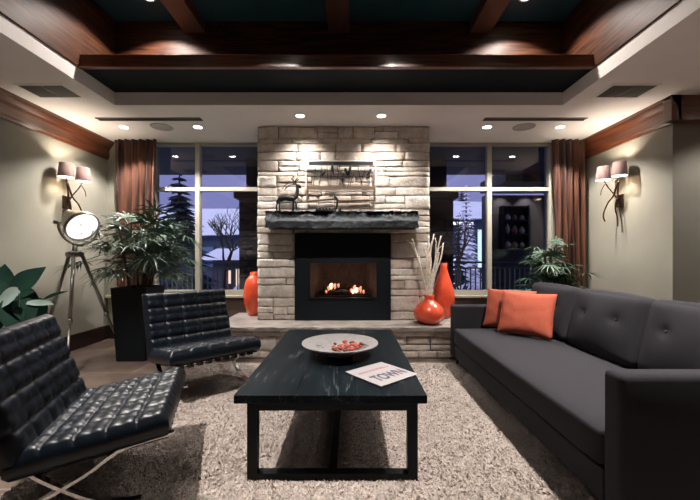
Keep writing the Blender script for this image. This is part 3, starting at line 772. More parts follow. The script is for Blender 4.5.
# ------------------------------------------------------------------ sofa
so = thing('sofa', 'charcoal three seat sofa with buttoned back cushions and slim arms', 'sofa', (1.6, 2.67, 0))
def sb_(name, x0, x1, y0, y1, z0, z1, bev, m=None, seg=3):
    o = obj(name, B(x0-1.6, x1-1.6, y0-2.67, y1-2.67, z0, z1, bev=bev, seg=seg), m or M['fabric'], so, True)
    o.data.polygons.foreach_set('use_smooth', [True]*len(o.data.polygons)); return o
SF, SB = 1.095, 2.16
YA0, YA1, YA2, YA3 = 1.44, 1.55, 3.77, 3.90
sb_('base', SF+.02, SB-.05, YA1, YA2, .10, .25, .012)
sb_('arm', SF+.015, SB, YA0, YA1, .10, .708, .028); sb_('arm', SF+.005, SB, YA2, YA3, .10, .665, .028)
sb_('back_frame', SB-.13, SB, YA1, YA2, .10, .76, .03)
def soft_box(x0, x1, y0, y1, z0, z1, nx, ny, nzv, rnd, puff):
    bm = bmesh.new(); bmesh.ops.create_cube(bm, size=2)
    bmesh.ops.subdivide_edges(bm, edges=bm.edges[:], cuts=max(nx, ny, nzv), use_grid_fill=True)
    cx_, cy_, cz_ = (x0+x1)/2, (y0+y1)/2, (z0+z1)/2; hx, hy, hz = (x1-x0)/2, (y1-y0)/2, (z1-z0)/2
    for v in bm.verts:
        c = v.co; u = [c.x, c.y, c.z]; h = [hx, hy, hz]
        p = [u[i]*h[i] for i in range(3)]
        core = [max(-h[i]+rnd, min(h[i]-rnd, p[i])) for i in range(3)]
        dlt = Vector([p[i]-core[i] for i in range(3)])
        if dlt.length > 1e-6: dlt = dlt.normalized()*min(rnd, dlt.length*1.0) if dlt.length > rnd else dlt
        q = Vector(core)+dlt
        for i in range(3):
            j, k = (i+1) % 3, (i+2) % 3
            if abs(abs(u[i])-1) < 1e-4: q[i] += math.copysign(puff[i], u[i])*(1-u[j]**2)*(1-u[k]**2)
        v.co = q+Vector((cx_, cy_, cz_))
    return bm
bm = soft_box(SF-1.6, SB-.14-1.6, YA1+.004-2.67, YA2-.004-2.67, .255, .435, 14, 14, 14, .035, (.006, 0, .018))
obj('seat_cushion', bm, M['fabric'], so, True)
def back_cushion(y0, y1, nb):
    L = y1-y0; H = .487; T = .20
    bm = soft_box(-T/2, T/2, -L/2+.010, L/2-.010, 0, H, 22, 22, 22, .055, (.045, .008, .016))
    btn = [(-T/2, L*(k-.5)*.46 if nb == 2 else 0, H*.60) for k in range(nb)]
    for v in bm.verts:
        if v.co.x < 0:
            for b_ in btn:
                dd = math.hypot(v.co.y-b_[1], v.co.z-b_[2]); v.co.x += .017*math.exp(-(dd/.032)**2)+.012*math.exp(-(dd/.10)**2)
    R = Matrix.Translation((1.925-1.6, (y0+y1)/2-2.67, .435)) @ Matrix.Rotation(math.radians(13), 4, 'Y')
    bmesh.ops.transform(bm, matrix=R, verts=bm.verts[:])
    o = obj('back_cushion', bm, M['fabric'], so, True)
    for b_ in btn:
        b2 = bmesh.new(); sphere(b2, (0, 0, 0), .014, (.6, 1, 1), 10); q = obj('button', b2, M['fabricd'], o, True); q.location = R @ Vector((b_[0]-.004, b_[1], b_[2]))
w3 = (YA2-YA1-.02)/3
for k in range(3): back_cushion(YA1+.01+k*w3, YA1+.01+(k+1)*w3, 2)
for x, y in ((SF+.07, YA3-.07), (SB-.08, YA3-.07), (SF+.07, YA0+.07), (SB-.08, YA0+.07)):
    bm = bmesh.new(); tube(bm, [(x-1.6, y-2.67, .11), (x-1.6, y-2.67, RZ)], [.016, .011], 8); obj('leg', bm, M['blackmetal'], so)

def pillow(label, bottom_l, bottom_r, W, H, T, tilt, m):
    a, b = Vector(bottom_l), Vector(bottom_r); d = (b-a); ang = math.atan2(d.y, d.x)
    bm = bmesh.new(); N = 22; vs = {}
    for s in (1, -1):
        for i in range(N+1):
            for j in range(N+1):
                u, v = i/N*2-1, j/N*2-1
                edge = i in (0, N) or j in (0, N)
                if s == -1 and edge: vs[s, i, j] = vs[1, i, j]; continue
                pinch = 1-.06*(1-abs(v))**1 if 0 else 1
                x = u*W/2*(1-.05*(1-v*v)*abs(u)); z = v*H/2*(1-.05*(1-u*u)*abs(v))
                th = T/2*max(0, (1-abs(u)**2.6))**.55*max(0, (1-abs(v)**2.6))**.55
                vs[s, i, j] = bm.verts.new((x, -s*th+.006*nz((u*2, v*2, s), 1.5), z+H/2))
    for s in (1, -1):
        for i in range(N):
            for j in range(N):
                q = [vs[s, i, j], vs[s, i+1, j], vs[s, i+1, j+1], vs[s, i, j+1]]
                bm.faces.new(q if s == 1 else q[::-1])
    o = obj('throw_pillow', bm, m, None, True)
    o.location = (a+b)/2; o.rotation_euler = (math.radians(-tilt), 0, ang)
    tag(o, label, 'pillow', 'orange pillows on the sofa'); return o
pillow('orange throw pillow in front, overlapping the other on the sofa', (1.43, 3.40, .462), (1.755, 3.08, .462), .49, .42, .15, 22, M['orange'])
pillow('orange throw pillow at back, leaning in the far sofa corner', (1.40, 3.675, .462), (1.72, 3.355, .462), .49, .41, .14, 18, M['orange'])

# ------------------------------------------------------------------ tripod studio lamp
lp = thing('tripod_floor_lamp', 'nickel searchlight floor lamp on tripod legs beside the left wall', 'lamp', (-2.92, 3.70, 0))
apx = Vector((0, 0, 1.235))
for k, (fx, fy) in enumerate(((.27, .40), (.25, -.42), (-.46, .04))):
    bm = bmesh.new(); foot = Vector((fx, fy, .012)); top_ = apx+Vector((fx, fy, 0)).normalized()*.055
    mid = top_.lerp(foot, .55); tube(bm, [top_, mid], .017, 10); tube(bm, [mid, foot], .011, 8)
    lg = obj('leg', bm, M['nickel'], lp, True)
    bm = bmesh.new(); tube(bm, [mid+Vector((0, 0, .02)), mid-Vector((fx, fy, 1.2)).normalized()*0-Vector((0, 0, .02))], .021, 10); obj('clamp', bm, M['chrome'], lg, True)
    bm = bmesh.new(); sphere(bm, foot, .016, (1, 1, .7), 8); obj('rubber_foot', bm, M['blackmetal'], lg, True)
bm = bmesh.new(); lathe(bm, [(0, 1.19), (.075, 1.19), (.08, 1.205), (.08, 1.235), (.05, 1.25), (.025, 1.26), (.022, 1.32), (0, 1.32)], 20); obj('tripod_head', bm, M['nickel'], lp, True)
hc = P(80.5, 225, 3.70); hl = hc-Vector((-2.92, 3.70, 0))
fwd = Vector((.80, -.30, -.50)).normalized(); side = fwd.cross(Vector((0, 0, 1))).normalized(); up_ = side.cross(fwd)
Mh = Matrix.Translation(hl) @ Matrix((side.to_4d()*0+Vector((side.x, up_.x, fwd.x, 0)), Vector((side.y, up_.y, fwd.y, 0)), Vector((side.z, up_.z, fwd.z, 0)), Vector((0, 0, 0, 1))))
bm = bmesh.new(); lathe(bm, [(a_*.74, b_*1.25 if b_ < 0 else b_*.9) for a_, b_ in [(0, -.20), (.06, -.20), (.08, -.185), (.09, -.14), (.15, -.10), (.19, -.04), (.205, .0), (.215, .0), (.222, .015), (.222, .05), (.212, .055), (.204, .05), (.2, .02), (.0, .0)]], 40, Mh)
obj('lamp_housing', bm, M['nickel'], lp, True)
bm = bmesh.new(); lathe(bm, [(.150, .033), (.130, .046), (.09, .056), (.05, .062), (0, .064)], 40, Mh); ln = obj('lens', bm, M['lens'], lp, True)
bm = bmesh.new()
for q in range(2):
    a = Mh @ Vector((.03-q*.05, .02+.04*q, .084)); b_ = Mh @ Vector((.07-q*.0, .055+.01*q, .080)); tube(bm, [a, b_], .004, 5)
obj('bulb_holder', bm, M['nickel'], ln)
bm = bmesh.new()
pts = [Mh @ Vector((math.cos(a)*.20, 0, -.02))+Vector((0, 0, -math.sin(a)*.22)) for a in [PI*k/16 for k in range(17)]]
tube(bm, pts, .011, 8); obj('yoke', bm, M['nickel'], lp, True)
for s in (-1, 1):
    bm = bmesh.new(); tube(bm, [Mh @ Vector((s*.17, 0, -.02)), Mh @ Vector((s*.235, 0, -.02))], [.012, .02], 10); obj('knob', bm, M['nickel'], lp, True)
bm = bmesh.new(); tube(bm, [Mh @ Vector((0, 0, -.25)), Mh @ Vector((0, 0, -.29))], .025, 10); obj('rear_cap', bm, M['blackmetal'], lp, True)
bm = bmesh.new(); box(bm, hl.x-.02, hl.x+.02, hl.y-.02, hl.y+.02, 1.30, hl.z-.21); obj('yoke_stem', bm, M['nickel'], lp)

# ------------------------------------------------------------------ wall sconces
def add_light(kind, name, loc, energy, col, parent=None, size=.05, spot=None, blend=.3, aim=None):
    L = bpy.data.lights.new(name, kind); L.energy = energy; L.color = col
    if kind in ('POINT', 'SPOT'): L.shadow_soft_size = size
    if kind == 'SPOT': L.spot_size = math.radians(spot); L.spot_blend = blend
    o = bpy.data.objects.new(name, L); C.objects.link(o); o.location = loc
    if aim is not None: o.rotation_euler = (Vector(aim)-Vector(loc)).to_track_quat('-Z', 'Y').to_euler()
    if parent is not None: o.parent = parent
    return o
WARM = (1.0, .87, .72)
def sconce(label, wx, sg, y, z):          # wall plane x = wx, sg points into the room
    t = thing('wall_sconce', label, 'lamp', (wx, y, z))
    bm = bmesh.new(); box(bm, min(0, sg*.022), max(0, sg*.022), -.05, .05, -.085, .075, bev=.004); obj('back_plate', bm, M['bronze'], t)
    V = lambda d, dy, dz: (sg*d, dy, dz)
    near, far = (.13, -.15, .36), (.20, .03, .345)
    for pts, r in (([(.03, .0, .0), (.06, -.03, .10), (.11, -.11, .21), (.13, -.15, .29)], .010),
                   ([(.03, .0, -.02), (.07, .02, .08), (.14, .035, .18), (.20, .03, .275)], .009),
                   ([(.12, -.115, .22), (.10, -.01, .06), (.13, .05, -.03), (.16, .085, -.17), (.15, .07, -.26)], .011),
                   ([(.05, .0, .03), (.07, .0, -.10), (.06, -.02, -.22), (.07, -.04, -.33)], .010),
                   ([(.04, -.01, -.05), (.05, -.05, -.16), (.04, -.06, -.27), (.05, -.085, -.41)], .007),
                   ([(.17, .033, .22), (.19, .07, .15), (.2, .075, .08)], .006)):
        bm = bmesh.new(); pp = spline([V(*p) for p in pts], 5); n = len(pp)
        tube(bm, pp, [r*(1-.3*k/n)*(1+.25*nz(p, 40)) for k, p in enumerate(pp)], 7); obj('branch_arm', bm, M['bronze'], t, True)
    for c in (near, far):
        p = Vector(V(*c))
        bm = bmesh.new(); n = 28; prof = [(.084, -.085), (.066, .085), (.064, .085), (.082, -.085), (.084, -.085)]
        lathe(bm, prof, n, Matrix.Translation(p)); sh = obj('lamp_shade', bm, M['shade'], t, True)
        bm = bmesh.new(); lathe(bm, [(.0805, -.083), (.0635, .06)], n, Matrix.Translation(p)); obj('shade_lining', bm, M['shadelining'], sh, True)
        bm = bmesh.new(); sphere(bm, p+Vector((0, 0, .0)), .022, (1, 1, 1.3), 10); tube(bm, [p+Vector((0, 0, -.08)), p+Vector((0, 0, -.02))], .010, 8); obj('bulb', bm, M['shadelining'], sh, True)
        add_light('SPOT', 'sconce_bulb_light', p+Vector((0, 0, .088)), 6.5, WARM, t, .03, 130, .5, p+Vector((0, 0, 1)))
        add_light('SPOT', 'sconce_bulb_light', p+Vector((0, 0, -.088)), 9, WARM, t, .03, 120, .6, p+Vector((0, 0, -1)))
    return t
sconce('twig armed wall sconce with two brown shades above the tripod lamp', XL, 1, 4.35, 1.87)
sconce('twig armed wall sconce with two brown shades on right wall above the sofa', XR, -1, 4.41, 1.90)

# ------------------------------------------------------------------ ceiling fittings
LWH = (1.0, .915, .84)
def downlight(x, y, z, label, group, energy, spot, m, aim=None, blend=.4, size=.03, r=.05):
    t = thing('recessed_downlight', label, 'ceiling light', (x, y, z), 0, group)
    bm = bmesh.new(); lathe(bm, [(r, -.001), (r, -.006), (r+.022, -.004), (r+.024, 0)], 24); obj('trim_ring', bm, M['white'], t, True)
    bm = bmesh.new(); lathe(bm, [(0, -.004), (r, -.003)], 20); obj('bulb_lens', bm, m, t)
    a = aim if aim is not None else (x, y, 0)
    add_light('SPOT', 'downlight_beam', (0, 0, -.015), energy, LWH, t, size, spot, blend, Vector(a)-Vector((x, y, z)))
    return t
downlight(-2.92, 4.50, ZC, 'bright recessed downlight above the left curtain', 'bright downlights near the windows', 150, 120, M['lamp_on'])
downlight(-1.97, 4.50, ZC, 'bright recessed downlight above the middle of the left window', 'bright downlights near the windows', 150, 120, M['lamp_on'])
downlight(1.75, 4.50, ZC, 'bright recessed downlight above the middle of the right window', 'bright downlights near the windows', 150, 120, M['lamp_on'])
downlight(2.69, 4.50, ZC, 'bright recessed downlight near the right curtain', 'bright downlights near the windows', 150, 120, M['lamp_on'])
downlight(-.60, 4.14, ZC, 'soft recessed downlight over left half of the fireplace', 'soft downlights over the fireplace', 100, 108, M['lamp_dim'], (-.60, 4.48, 1.5), 1.0, .06)
downlight(.36, 4.14, ZC, 'soft recessed downlight over right half of the fireplace', 'soft downlights over the fireplace', 100, 108, M['lamp_dim'], (.36, 4.48, 1.5), 1.0, .06)
downlight(-2.02, 3.48, ZT, 'recessed downlight in the dark tray ceiling, far left', 'downlights in the dark tray ceiling', 75, 128, M['lamp_dim'], None, .3)
downlight(1.74, 3.48, ZT, 'recessed downlight in the dark tray ceiling, far right', 'downlights in the dark tray ceiling', 75, 128, M['lamp_dim'], None, .3)
downlight(-2.08, 1.7, ZT, 'recessed downlight in the dark tray ceiling over the near chair', 'downlights in the dark tray ceiling', 760, 78, M['lamp_dim'], None, .6)
downlight(1.83, 1.7, ZT, 'recessed downlight in the dark tray ceiling over the sofa', 'downlights in the dark tray ceiling', 760, 78, M['lamp_dim'], None, .6)
for x, side in ((-.75, 'left'), (.52, 'right')):
    downlight(x, 2.0, ZT, 'added unseen spot in the dark tray ceiling brightening %s half of fireplace' % side, 'downlights in the dark tray ceiling', 270, 40, M['lamp_dim'], (x*.9, 4.48, 1.05), .8)  # unseen spots added to brighten the lower stonework
for px, side in ((162, 'left'), (524, 'right')):
    x = (px-CX)*4.5/F; t = thing('ceiling_speaker', 'round flush ceiling speaker between the two %s downlights' % side, 'speaker', (x, 4.5, ZC))
    bm = bmesh.new(); lathe(bm, [(0, -.006), (.115, -.006), (.118, -.008), (.135, -.006), (.138, 0)], 32); obj('grille', bm, M['speaker'], t, True)
for x0, x1, side in ((-3.07, -1.81, 'left'), (1.61, 2.84, 'right')):
    t = thing('slot_vent', 'long dark slot air diffuser in ceiling near %s window' % side, 'vent', ((x0+x1)/2, 4.24, ZC))
    w = (x1-x0)/2
    bm = bmesh.new(); box(bm, -w, w, -.045, -.02, -.008, 0); box(bm, -w, w, .02, .045, -.008, 0); obj('slot_flange', bm, M['slot'], t)
    bm = bmesh.new(); box(bm, -w, w, -.02, .02, -.004, 0); obj('slot_opening', bm, M['blackmetal'], t)
for x, side in ((-3.02, 'left'), (2.76, 'right')):
    t = thing('ceiling_vent', 'rectangular louvred air vent in the %s ceiling soffit' % side, 'vent', (x, 3.52, ZC))
    bm = bmesh.new()
    for a in ((-.24, -.215, -.15, .15), (.215, .24, -.15, .15), (-.215, .215, -.15, -.128), (-.215, .215, .128, .15)): box(bm, a[0], a[1], a[2], a[3], -.008, 0)
    obj('vent_frame', bm, M['white'], t)
    bm = bmesh.new(); box(bm, -.215, .215, -.128, .128, -.002, 0)
    for k in range(12):
        y = -.118+k*.0215; box(bm, -.215, .215, y-.006, y+.006, -.007, -.002)
    box(bm, -.008, .008, -.128, .128, -.0085, -.002)
    obj('louvre', bm, M['grille'], t)

downlight(4.15, 2.9, ZC, 'added unseen downlight in ceiling of the side alcove brightening the pier wall', None, 70, 130, M['lamp_dim'])  # unseen lamp added to lift the wall face beside the alcove
# ------------------------------------------------------------------ curtains
def curtain(label, x0, x1, xb0, xb1, y, folds, zbot=.02):
    bm = bmesh.new(); N = folds*10; K = 24; g = []
    for k in range(K+1):
        t = k/K; z = 2.855-(2.855-zbot)*t; row = []
        for i in range(N+1):
            u = i/N; a = x0+(xb0-x0)*t; b = x1+(xb1-x1)*t
            x = a+(b-a)*u+.010*math.sin(u*folds*4*PI+1.3*t)
            yy = y+.045*math.sin(u*folds*2*PI+.5*math.sin(3*t+u*4))*(1-.15*math.sin(u*17))
            row.append(bm.verts.new((x, yy, z)))
        g.append(row)
    for k in range(K):
        for i in range(N): bm.faces.new((g[k][i], g[k][i+1], g[k+1][i+1], g[k+1][i]))
    o = obj('curtain', bm, M['curtain'], None, True)
    sm = o.modifiers.new('thickness', 'SOLIDIFY'); sm.thickness = .004
    tag(o, label, 'curtain', 'rust striped curtains'); return o
curtain('rust striped curtain hanging left of the left window behind the large palm', -3.36, -2.76, -3.34, -2.84, 4.98, 6)
curtain('rust striped curtain hanging right of the right window behind the small palm', 2.86, 3.32, 2.98, 3.32, 4.98, 5)

# ------------------------------------------------------------------ plants
def blade(bm, base, d, L, w, droop, n=5, up=Vector((0, 0, 1)), fold=0.0):
    d = d.normalized(); s = d.cross(up); s = s.normalized() if s.length > 1e-4 else Vector((1, 0, 0))
    rows = []
    for k in range(n+1):
        t = k/n; p = base+d*L*t+Vector((0, 0, -droop*L*t*t))
        ww = w*math.sin(PI*(.08+.92*t)**.75)*.5 if t < 1 else 0
        nn = s.cross(d)
        if k == n: rows.append([bm.verts.new(p)])
        else: rows.append([bm.verts.new(p-s*ww+nn*fold*ww), bm.verts.new(p), bm.verts.new(p+s*ww+nn*fold*ww)])
    for a, b in zip(rows, rows[1:]):
        if len(b) == 3:
            bm.faces.new((a[0], a[1], b[1], b[0])); bm.faces.new((a[1], a[2], b[2], b[1]))
        else:
            bm.faces.new((a[0], a[1], b[0])); bm.faces.new((a[1], a[2], b[0]))
def pot_mesh(w, h, taper):
    bm = bmesh.new(); a, b = w/2*taper, w/2
    v0 = [bm.verts.new((sx*a, sy*a, 0)) for sx, sy in ((-1, -1), (1, -1), (1, 1), (-1, 1))]
    v1 = [bm.verts.new((sx*b, sy*b, h)) for sx, sy in ((-1, -1), (1, -1), (1, 1), (-1, 1))]
    c = b-.025; v2 = [bm.verts.new((sx*c, sy*c, h)) for sx, sy in ((-1, -1), (1, -1), (1, 1), (-1, 1))]; v3 = [bm.verts.new((v.co.x*.98, v.co.y*.98, h-.08)) for v in v2]
    for p, q in ((v0, v1), (v1, v2), (v2, v3)):
        for k in range(4): bm.faces.new((p[k], p[(k+1) % 4], q[(k+1) % 4], q[k]))
    bm.faces.new(v0[::-1]); bm.faces.new(v3); return bm
def palm(name, label, loc, potw, poth, spread, zlo, zhi, nstem, rs, nleaf, lf, ell=1.0):
    t = thing(name, label, 'plant', loc); r = random.Random(rs)
    obj('planter', pot_mesh(potw, poth, .8), M['pot'], t)
    bm = bmesh.new(); box(bm, -potw*.42, potw*.42, -potw*.42, potw*.42, poth-.1, poth-.05); obj('soil', bm, M['soil'], t)
    fol = bmesh.new(); tops = []
    for k in range(nstem):
        a = r.uniform(0, 2*PI); rr = r.uniform(0, potw*.32); b = Vector((math.cos(a)*rr, math.sin(a)*rr, poth-.07))
        tp = Vector((math.cos(a)*rr*2.0, math.sin(a)*rr*2.0, r.uniform(zlo+.08, zhi-.20)))
        bm = bmesh.new(); pp = spline([b, b.lerp(tp, .5)+Vector((r.uniform(-.02, .02), r.uniform(-.02, .02), 0)), tp], 4)
        tube(bm, pp, .010, 6); obj('stem', bm, M['stem'], t, True); tops.append((b, tp))
    for k in range(nleaf):
        b, tp = r.choice(tops); q = b.lerp(tp, r.uniform(.35, 1))
        a = r.uniform(0, 2*PI); el = r.uniform(-.35, 1.0)
        d = Vector((math.cos(a)*math.cos(el), math.sin(a)*math.cos(el), math.sin(el)))
        pl = spread*r.uniform(.35, .75); e = q+d*pl+Vector((0, 0, -.10*pl)); e.z = min(max(e.z, zlo), zhi)
        lim = 9
        tube(fol, [q, q.lerp(e, .5)+Vector((0, 0, .03)), e], .004, 4, cap=False)
        hd = (e-q).normalized(); sd = hd.cross(Vector((0, 0, 1))); sd = sd.normalized() if sd.length > .05 else Vector((1, 0, 0)); upv = sd.cross(hd)
        n = r.randint(8, 11); L0 = lf*r.uniform(.8, 1.2)
        for j in range(n):
            f = (j/(n-1)-.5)*2; an = f*1.75
            dd = hd*math.cos(an)+sd*math.sin(an)+upv*.12
            blade(fol, e, dd, L0*(1-.22*abs(f)), .024*r.uniform(.8, 1.2), r.uniform(.25, .6), 4, upv, .25)
    obj('foliage', fol, M['leaf'], t, True)
    return t
palm('potted_palm', 'large lady palm in a tall dark planter beside the left window', (-2.51, 4.14, 0), .40, .84, .62, 1.0, 1.82, 12, 3, 120, .29)
palm('potted_palm', 'smaller lady palm in dark planter behind the sofa by right curtain', (2.62, 4.62, 0), .40, .62, .36, .80, 1.50, 9, 5, 80, .21)
bl = thing('broadleaf_plant', 'broad leaved dark green potted plant behind the nearest lounge chair', 'plant', (-2.62, 2.80, 0))
bm = bmesh.new(); lathe(bm, [(0, 0), (.13, 0), (.19, .34), (.20, .40), (.185, .40), (.17, .34), (0, .34)], 28); obj('planter', bm, M['pot'], bl, True)
BL = Vector((-2.62, 2.80, 0)); rl = random.Random(2)
leaves = [  # leaf base and tip as seen, distance, width, pale
    ((14, 291), (47, 266), 2.75, .17, 0), ((2, 293), (5, 262), 2.85, .15, 0), ((19, 291), (-5, 308), 2.62, .13, 1), ((27, 303), (58, 304), 2.70, .05, 1), ((44, 299), (69, 291), 2.80, .03, 0),
    ((30, 299), (43, 319), 2.78, .15, 0), ((22, 299), (29, 324), 2.70, .15, 0), ((9, 300), (15, 332), 2.66, .16, 0), ((0, 299), (-6, 332), 2.72, .16, 0), ((16, 294), (39, 301), 2.90, .14, 0),
    ((4, 296), (-20, 280), 2.80, .16, 0), ((12, 292), (24, 272), 3.0, .13, 0), ((6, 305), (30, 312), 2.9, .16, 0), ((-6, 300), (-30, 312), 2.7, .16, 0), ((24, 306), (50, 322), 2.95, .13, 0), ((-4, 290), (-14, 262), 2.9, .15, 0)]
for (bx, by), (tx, ty), D, w, pale in leaves:
    q = P(bx, by, D)-BL; e = P(tx, ty, D+rl.uniform(-.10, .10))-BL; b = Vector((rl.uniform(-.06, .06), rl.uniform(-.06, .06), .34)); bm = bmesh.new()
    tube(bm, spline([b, b.lerp(q, .6)+Vector((0, 0, .03)), q], 4), .006, 5)
    L = (e-q).length; blade(bm, q, e-q+Vector((0, 0, .10*L)), L*1.05, w, .10, 8, Vector((.55+rl.uniform(-.2, .2), -.7, .45+rl.uniform(-.2, .2))), .22)
    o = obj('leaf', bm, M['leaf3'] if pale else M['leaf2'], bl, True)
    if pale: o['label'] = 'pale green leaf'

# ------------------------------------------------------------------ outdoors at dusk
struct('ground_outside', B(-40, 40, 9.0, 70, -.6, -.35), M['snow'])
struct('porch_deck', B(-5, 7, YW+.25, 9.0, -.2, -.05), M['deck'])
struct('porch_roof', B(-5, 5, YW+.2, 7.6, 2.96, 3.2), M['porch'])
def railing(label, x0, x1):
    y = 7.2; t = thing('porch_railing', label, 'railing', ((x0+x1)/2, y, -.05)); w = (x1-x0)/2
    obj('top_rail', B(-w, w, -.03, .03, 1.10, 1.14), M['rail'], t); obj('bottom_rail', B(-w, w, -.02, .02, .10, .14), M['rail'], t)
    obj('middle_rail', B(-w, w, -.015, .015, .99, 1.015), M['rail'], t)
    n = int(2*w/.1); b0 = None
    for k in range(n+1):
        x = -w+k*2*w/n
        if b0 is None:
            b0 = obj('baluster', B(-.011, .011, -.011, .011, .14, .99), M['rail'], t); o = b0
        else: o = b0.copy(); C.objects.link(o); o.parent = t
        o.location = (x, 0, 0)
    for x in (-w, w): obj('post', B(x-.05, x+.05, -.05, .05, 0, 1.18), M['rail'], t)
railing('dark metal porch railing outside the left window', -4.3, -2.12); railing('dark metal porch railing outside the right window', 1.95, 4.6)
def pillar(label, x0, x1, y):
    t = thing('porch_pillar', label, 'pillar', ((x0+x1)/2, y, -.05)); w = (x1-x0)/2
    rr = random.Random(4); lst = []
    global stones
    stones = []; pack(-w, w, 0, 2.28, rr); me = stone_mesh(stones, -w+.03, .04, rr, 3, 3); me.name = 'stone_shaft'; me.materials.append(M['ext_stone'])
    o = bpy.data.objects.new('stone_shaft', me); C.objects.link(o); o.parent = t
    obj('pillar_core', B(-w, w, -w+.03, w, 0, 2.28), M['house2'], t)
    obj('cap_stone', B(-w-.07, w+.07, -w-.07, w+.07, 2.28, 2.40, bev=.01), M['ext_stone'], t)
    obj('timber_post', B(-w*.6, w*.6, -w*.6, w*.6, 2.40, 3.01), M['house2'], t)
pillar('stone porch pillar outside the left window beside the fireplace', -2.02, -1.5, 6.55); pillar('stone porch pillar outside the right window beside the fireplace', 1.35, 1.85, 6.55)
def house(name, label, x, y, w, d, h, rh, m, wins, chim=None):
    t = thing(name, label, 'house', (x, y, -.4))
    obj('walls', B(-w/2, w/2, 0, d, 0, h), m, t)
    bm = bmesh.new(); o_ = .5
    a = [bm.verts.new(p) for p in ((-w/2-o_, -o_, h), (w/2+o_, -o_, h), (w/2+o_, d+o_, h), (-w/2-o_, d+o_, h), (-w/2-o_*.2, d/2, h+rh), (w/2+o_*.2, d/2, h+rh))]
    for q in ((0, 1, 5, 4), (2, 3, 4, 5), (0, 4, 3), (1, 2, 5), (0, 3, 2, 1)): bm.faces.new([a[k] for k in q])
    obj('snowy_roof', bm, M['snow'], t)
    for wx, wz, ww, wh, mm in wins:
        f = obj('house_window', B(wx-ww/2-.08, wx+ww/2+.08, -.06, .0, wz-wh/2-.08, wz+wh/2+.08), M['house2'], t)
        obj('house_pane', B(wx-ww/2, wx+ww/2, -.08, -.055, wz-wh/2, wz+wh/2), M[mm], f)
    if chim: 
        c = obj('chimney', B(chim-.35, chim+.35, d*.25, d*.25+.7, h, h+rh+.6), m, t)
        obj('chimney_snow', B(chim-.45, chim+.45, d*.25-.1, d*.25+.8, h+rh+.6, h+rh+.75), M['snow'], c)
    return t
def conifer(label, x, y, h, r, sd, m='conifer'):
    t = thing('conifer', label, 'tree', (x, y, -.4)); rr = random.Random(sd)
    bm = bmesh.new(); tube(bm, [(0, 0, 0), (0, 0, h*.9)], [r*.10, .02], 7); obj('trunk', bm, M['stem'], t)
    bm = bmesh.new(); K = int(h*5.5)
    for k in range(K):
        z = h*(.08+.92*k/K); rad = r*(1-k/K)*1.0+.08; n = 13
        for j in range(n):
            a = 2*PI*j/n+rr.uniform(-.25, .25); d = Vector((math.cos(a), math.sin(a), -.30+rr.uniform(-.12, .12)))
            blade(bm, Vector((0, 0, z)), d, rad*rr.uniform(.75, 1.15), rad*.55, .10, 4, Vector((0, 0, 1)), -.3)
    obj('needles', bm, M[m], t)
conifer('broad dark conifer nearest outside the left window', -5.0, 10.2, 4.4, 1.45, 1); conifer('slender dark conifer beside the snowy roof', -6.95, 14.8, 4.4, .85, 2)
h = house('neighbour_house', 'dark house with wide snowy roof outside the left window', -7.3, 19.5, 6.6, 6, 2.75, 1.75, M['house'], ((1.3, 1.5, .6, 1.2, 'winblue'), (.3, 1.5, .5, 1.2, 'winoff'), (2.3, 1.5, .5, 1.2, 'winblue'), (-.8, 1.5, .8, 1.2, 'winoff')), .6); h.rotation_euler.z = -.35
h = house('long_house', 'long low grey roofed house far beyond the left conifers', -11.5, 31, 13, 6, 3.6, 2.6, M['house'], ((3.0, 2.0, 1.0, 1.2, 'winoff'), (5.2, 2.0, 1.0, 1.2, 'winblue')))
house('garden_shed', 'low snow topped shed with warm lit doorway outside left window', -4.6, 13.4, 1.4, 1.4, 1.45, .45, M['house2'], ((.32, .7, .20, .8, 'winlit'), (-.05, .8, .14, .5, 'winlit')))
h = house('neighbour_house', 'dark house with cool white lights outside right window', 7.0, 20, 5.6, 6, 3.7, 1.5, M['house'], ((-1.0, 3.45, 1.9, .16, 'wincool'), (-1.9, 1.3, .5, .9, 'winblue'), (-.75, 1.15, .9, .75, 'wincool'), (.35, 2.0, .25, 2.2, 'winblue'), (1.0, 1.4, .5, .8, 'winblue'))); h.rotation_euler.z = .12
conifer('dark conifer in front of the right house', 4.05, 13.2, 3.3, .55, 4); conifer('tall distant conifer behind the right house', 9.2, 29, 7.5, 2.4, 5)
conifer('snow laden pale conifer outside the right window', 5.1, 15.5, 4.9, .85, 9, 'snow')
def bare_tree(label, x, y, h, sd, m='stem'):
    t = thing('bare_tree', label, 'tree', (x, y, -.4)); rr = random.Random(sd)
    def grow(bm, p, d, L, r_, dep):
        q = p+d*L; tube(bm, [p, p.lerp(q, .5)+Vector((rr.uniform(-1, 1), 0, rr.uniform(-1, 1)))*L*.06, q], [r_, r_*.85, r_*.65], 5)
        if dep:
            for k in range(3):
                nd = (d+Vector((rr.uniform(-1, 1), rr.uniform(-.6, .6), rr.uniform(-.3, .6)))*.75).normalized(); grow(bm, q, nd, L*rr.uniform(.55, .8), r_*.6, dep-1)
    bm = bmesh.new(); grow(bm, Vector((0, 0, 0)), Vector((0, 0, 1)), h*.36, .07, 4); obj('branches', bm, M[m], t)
bare_tree('leafless tree before the snowy roof outside the left window', -4.15, 11.6, 3.3, 3); bare_tree('leafless tree with frosty branches left of the main house', -5.6, 16.5, 4.2, 8)
bare_tree('small leafless tree outside the right window beyond the railing', 3.55, 11.6, 3.0, 5)
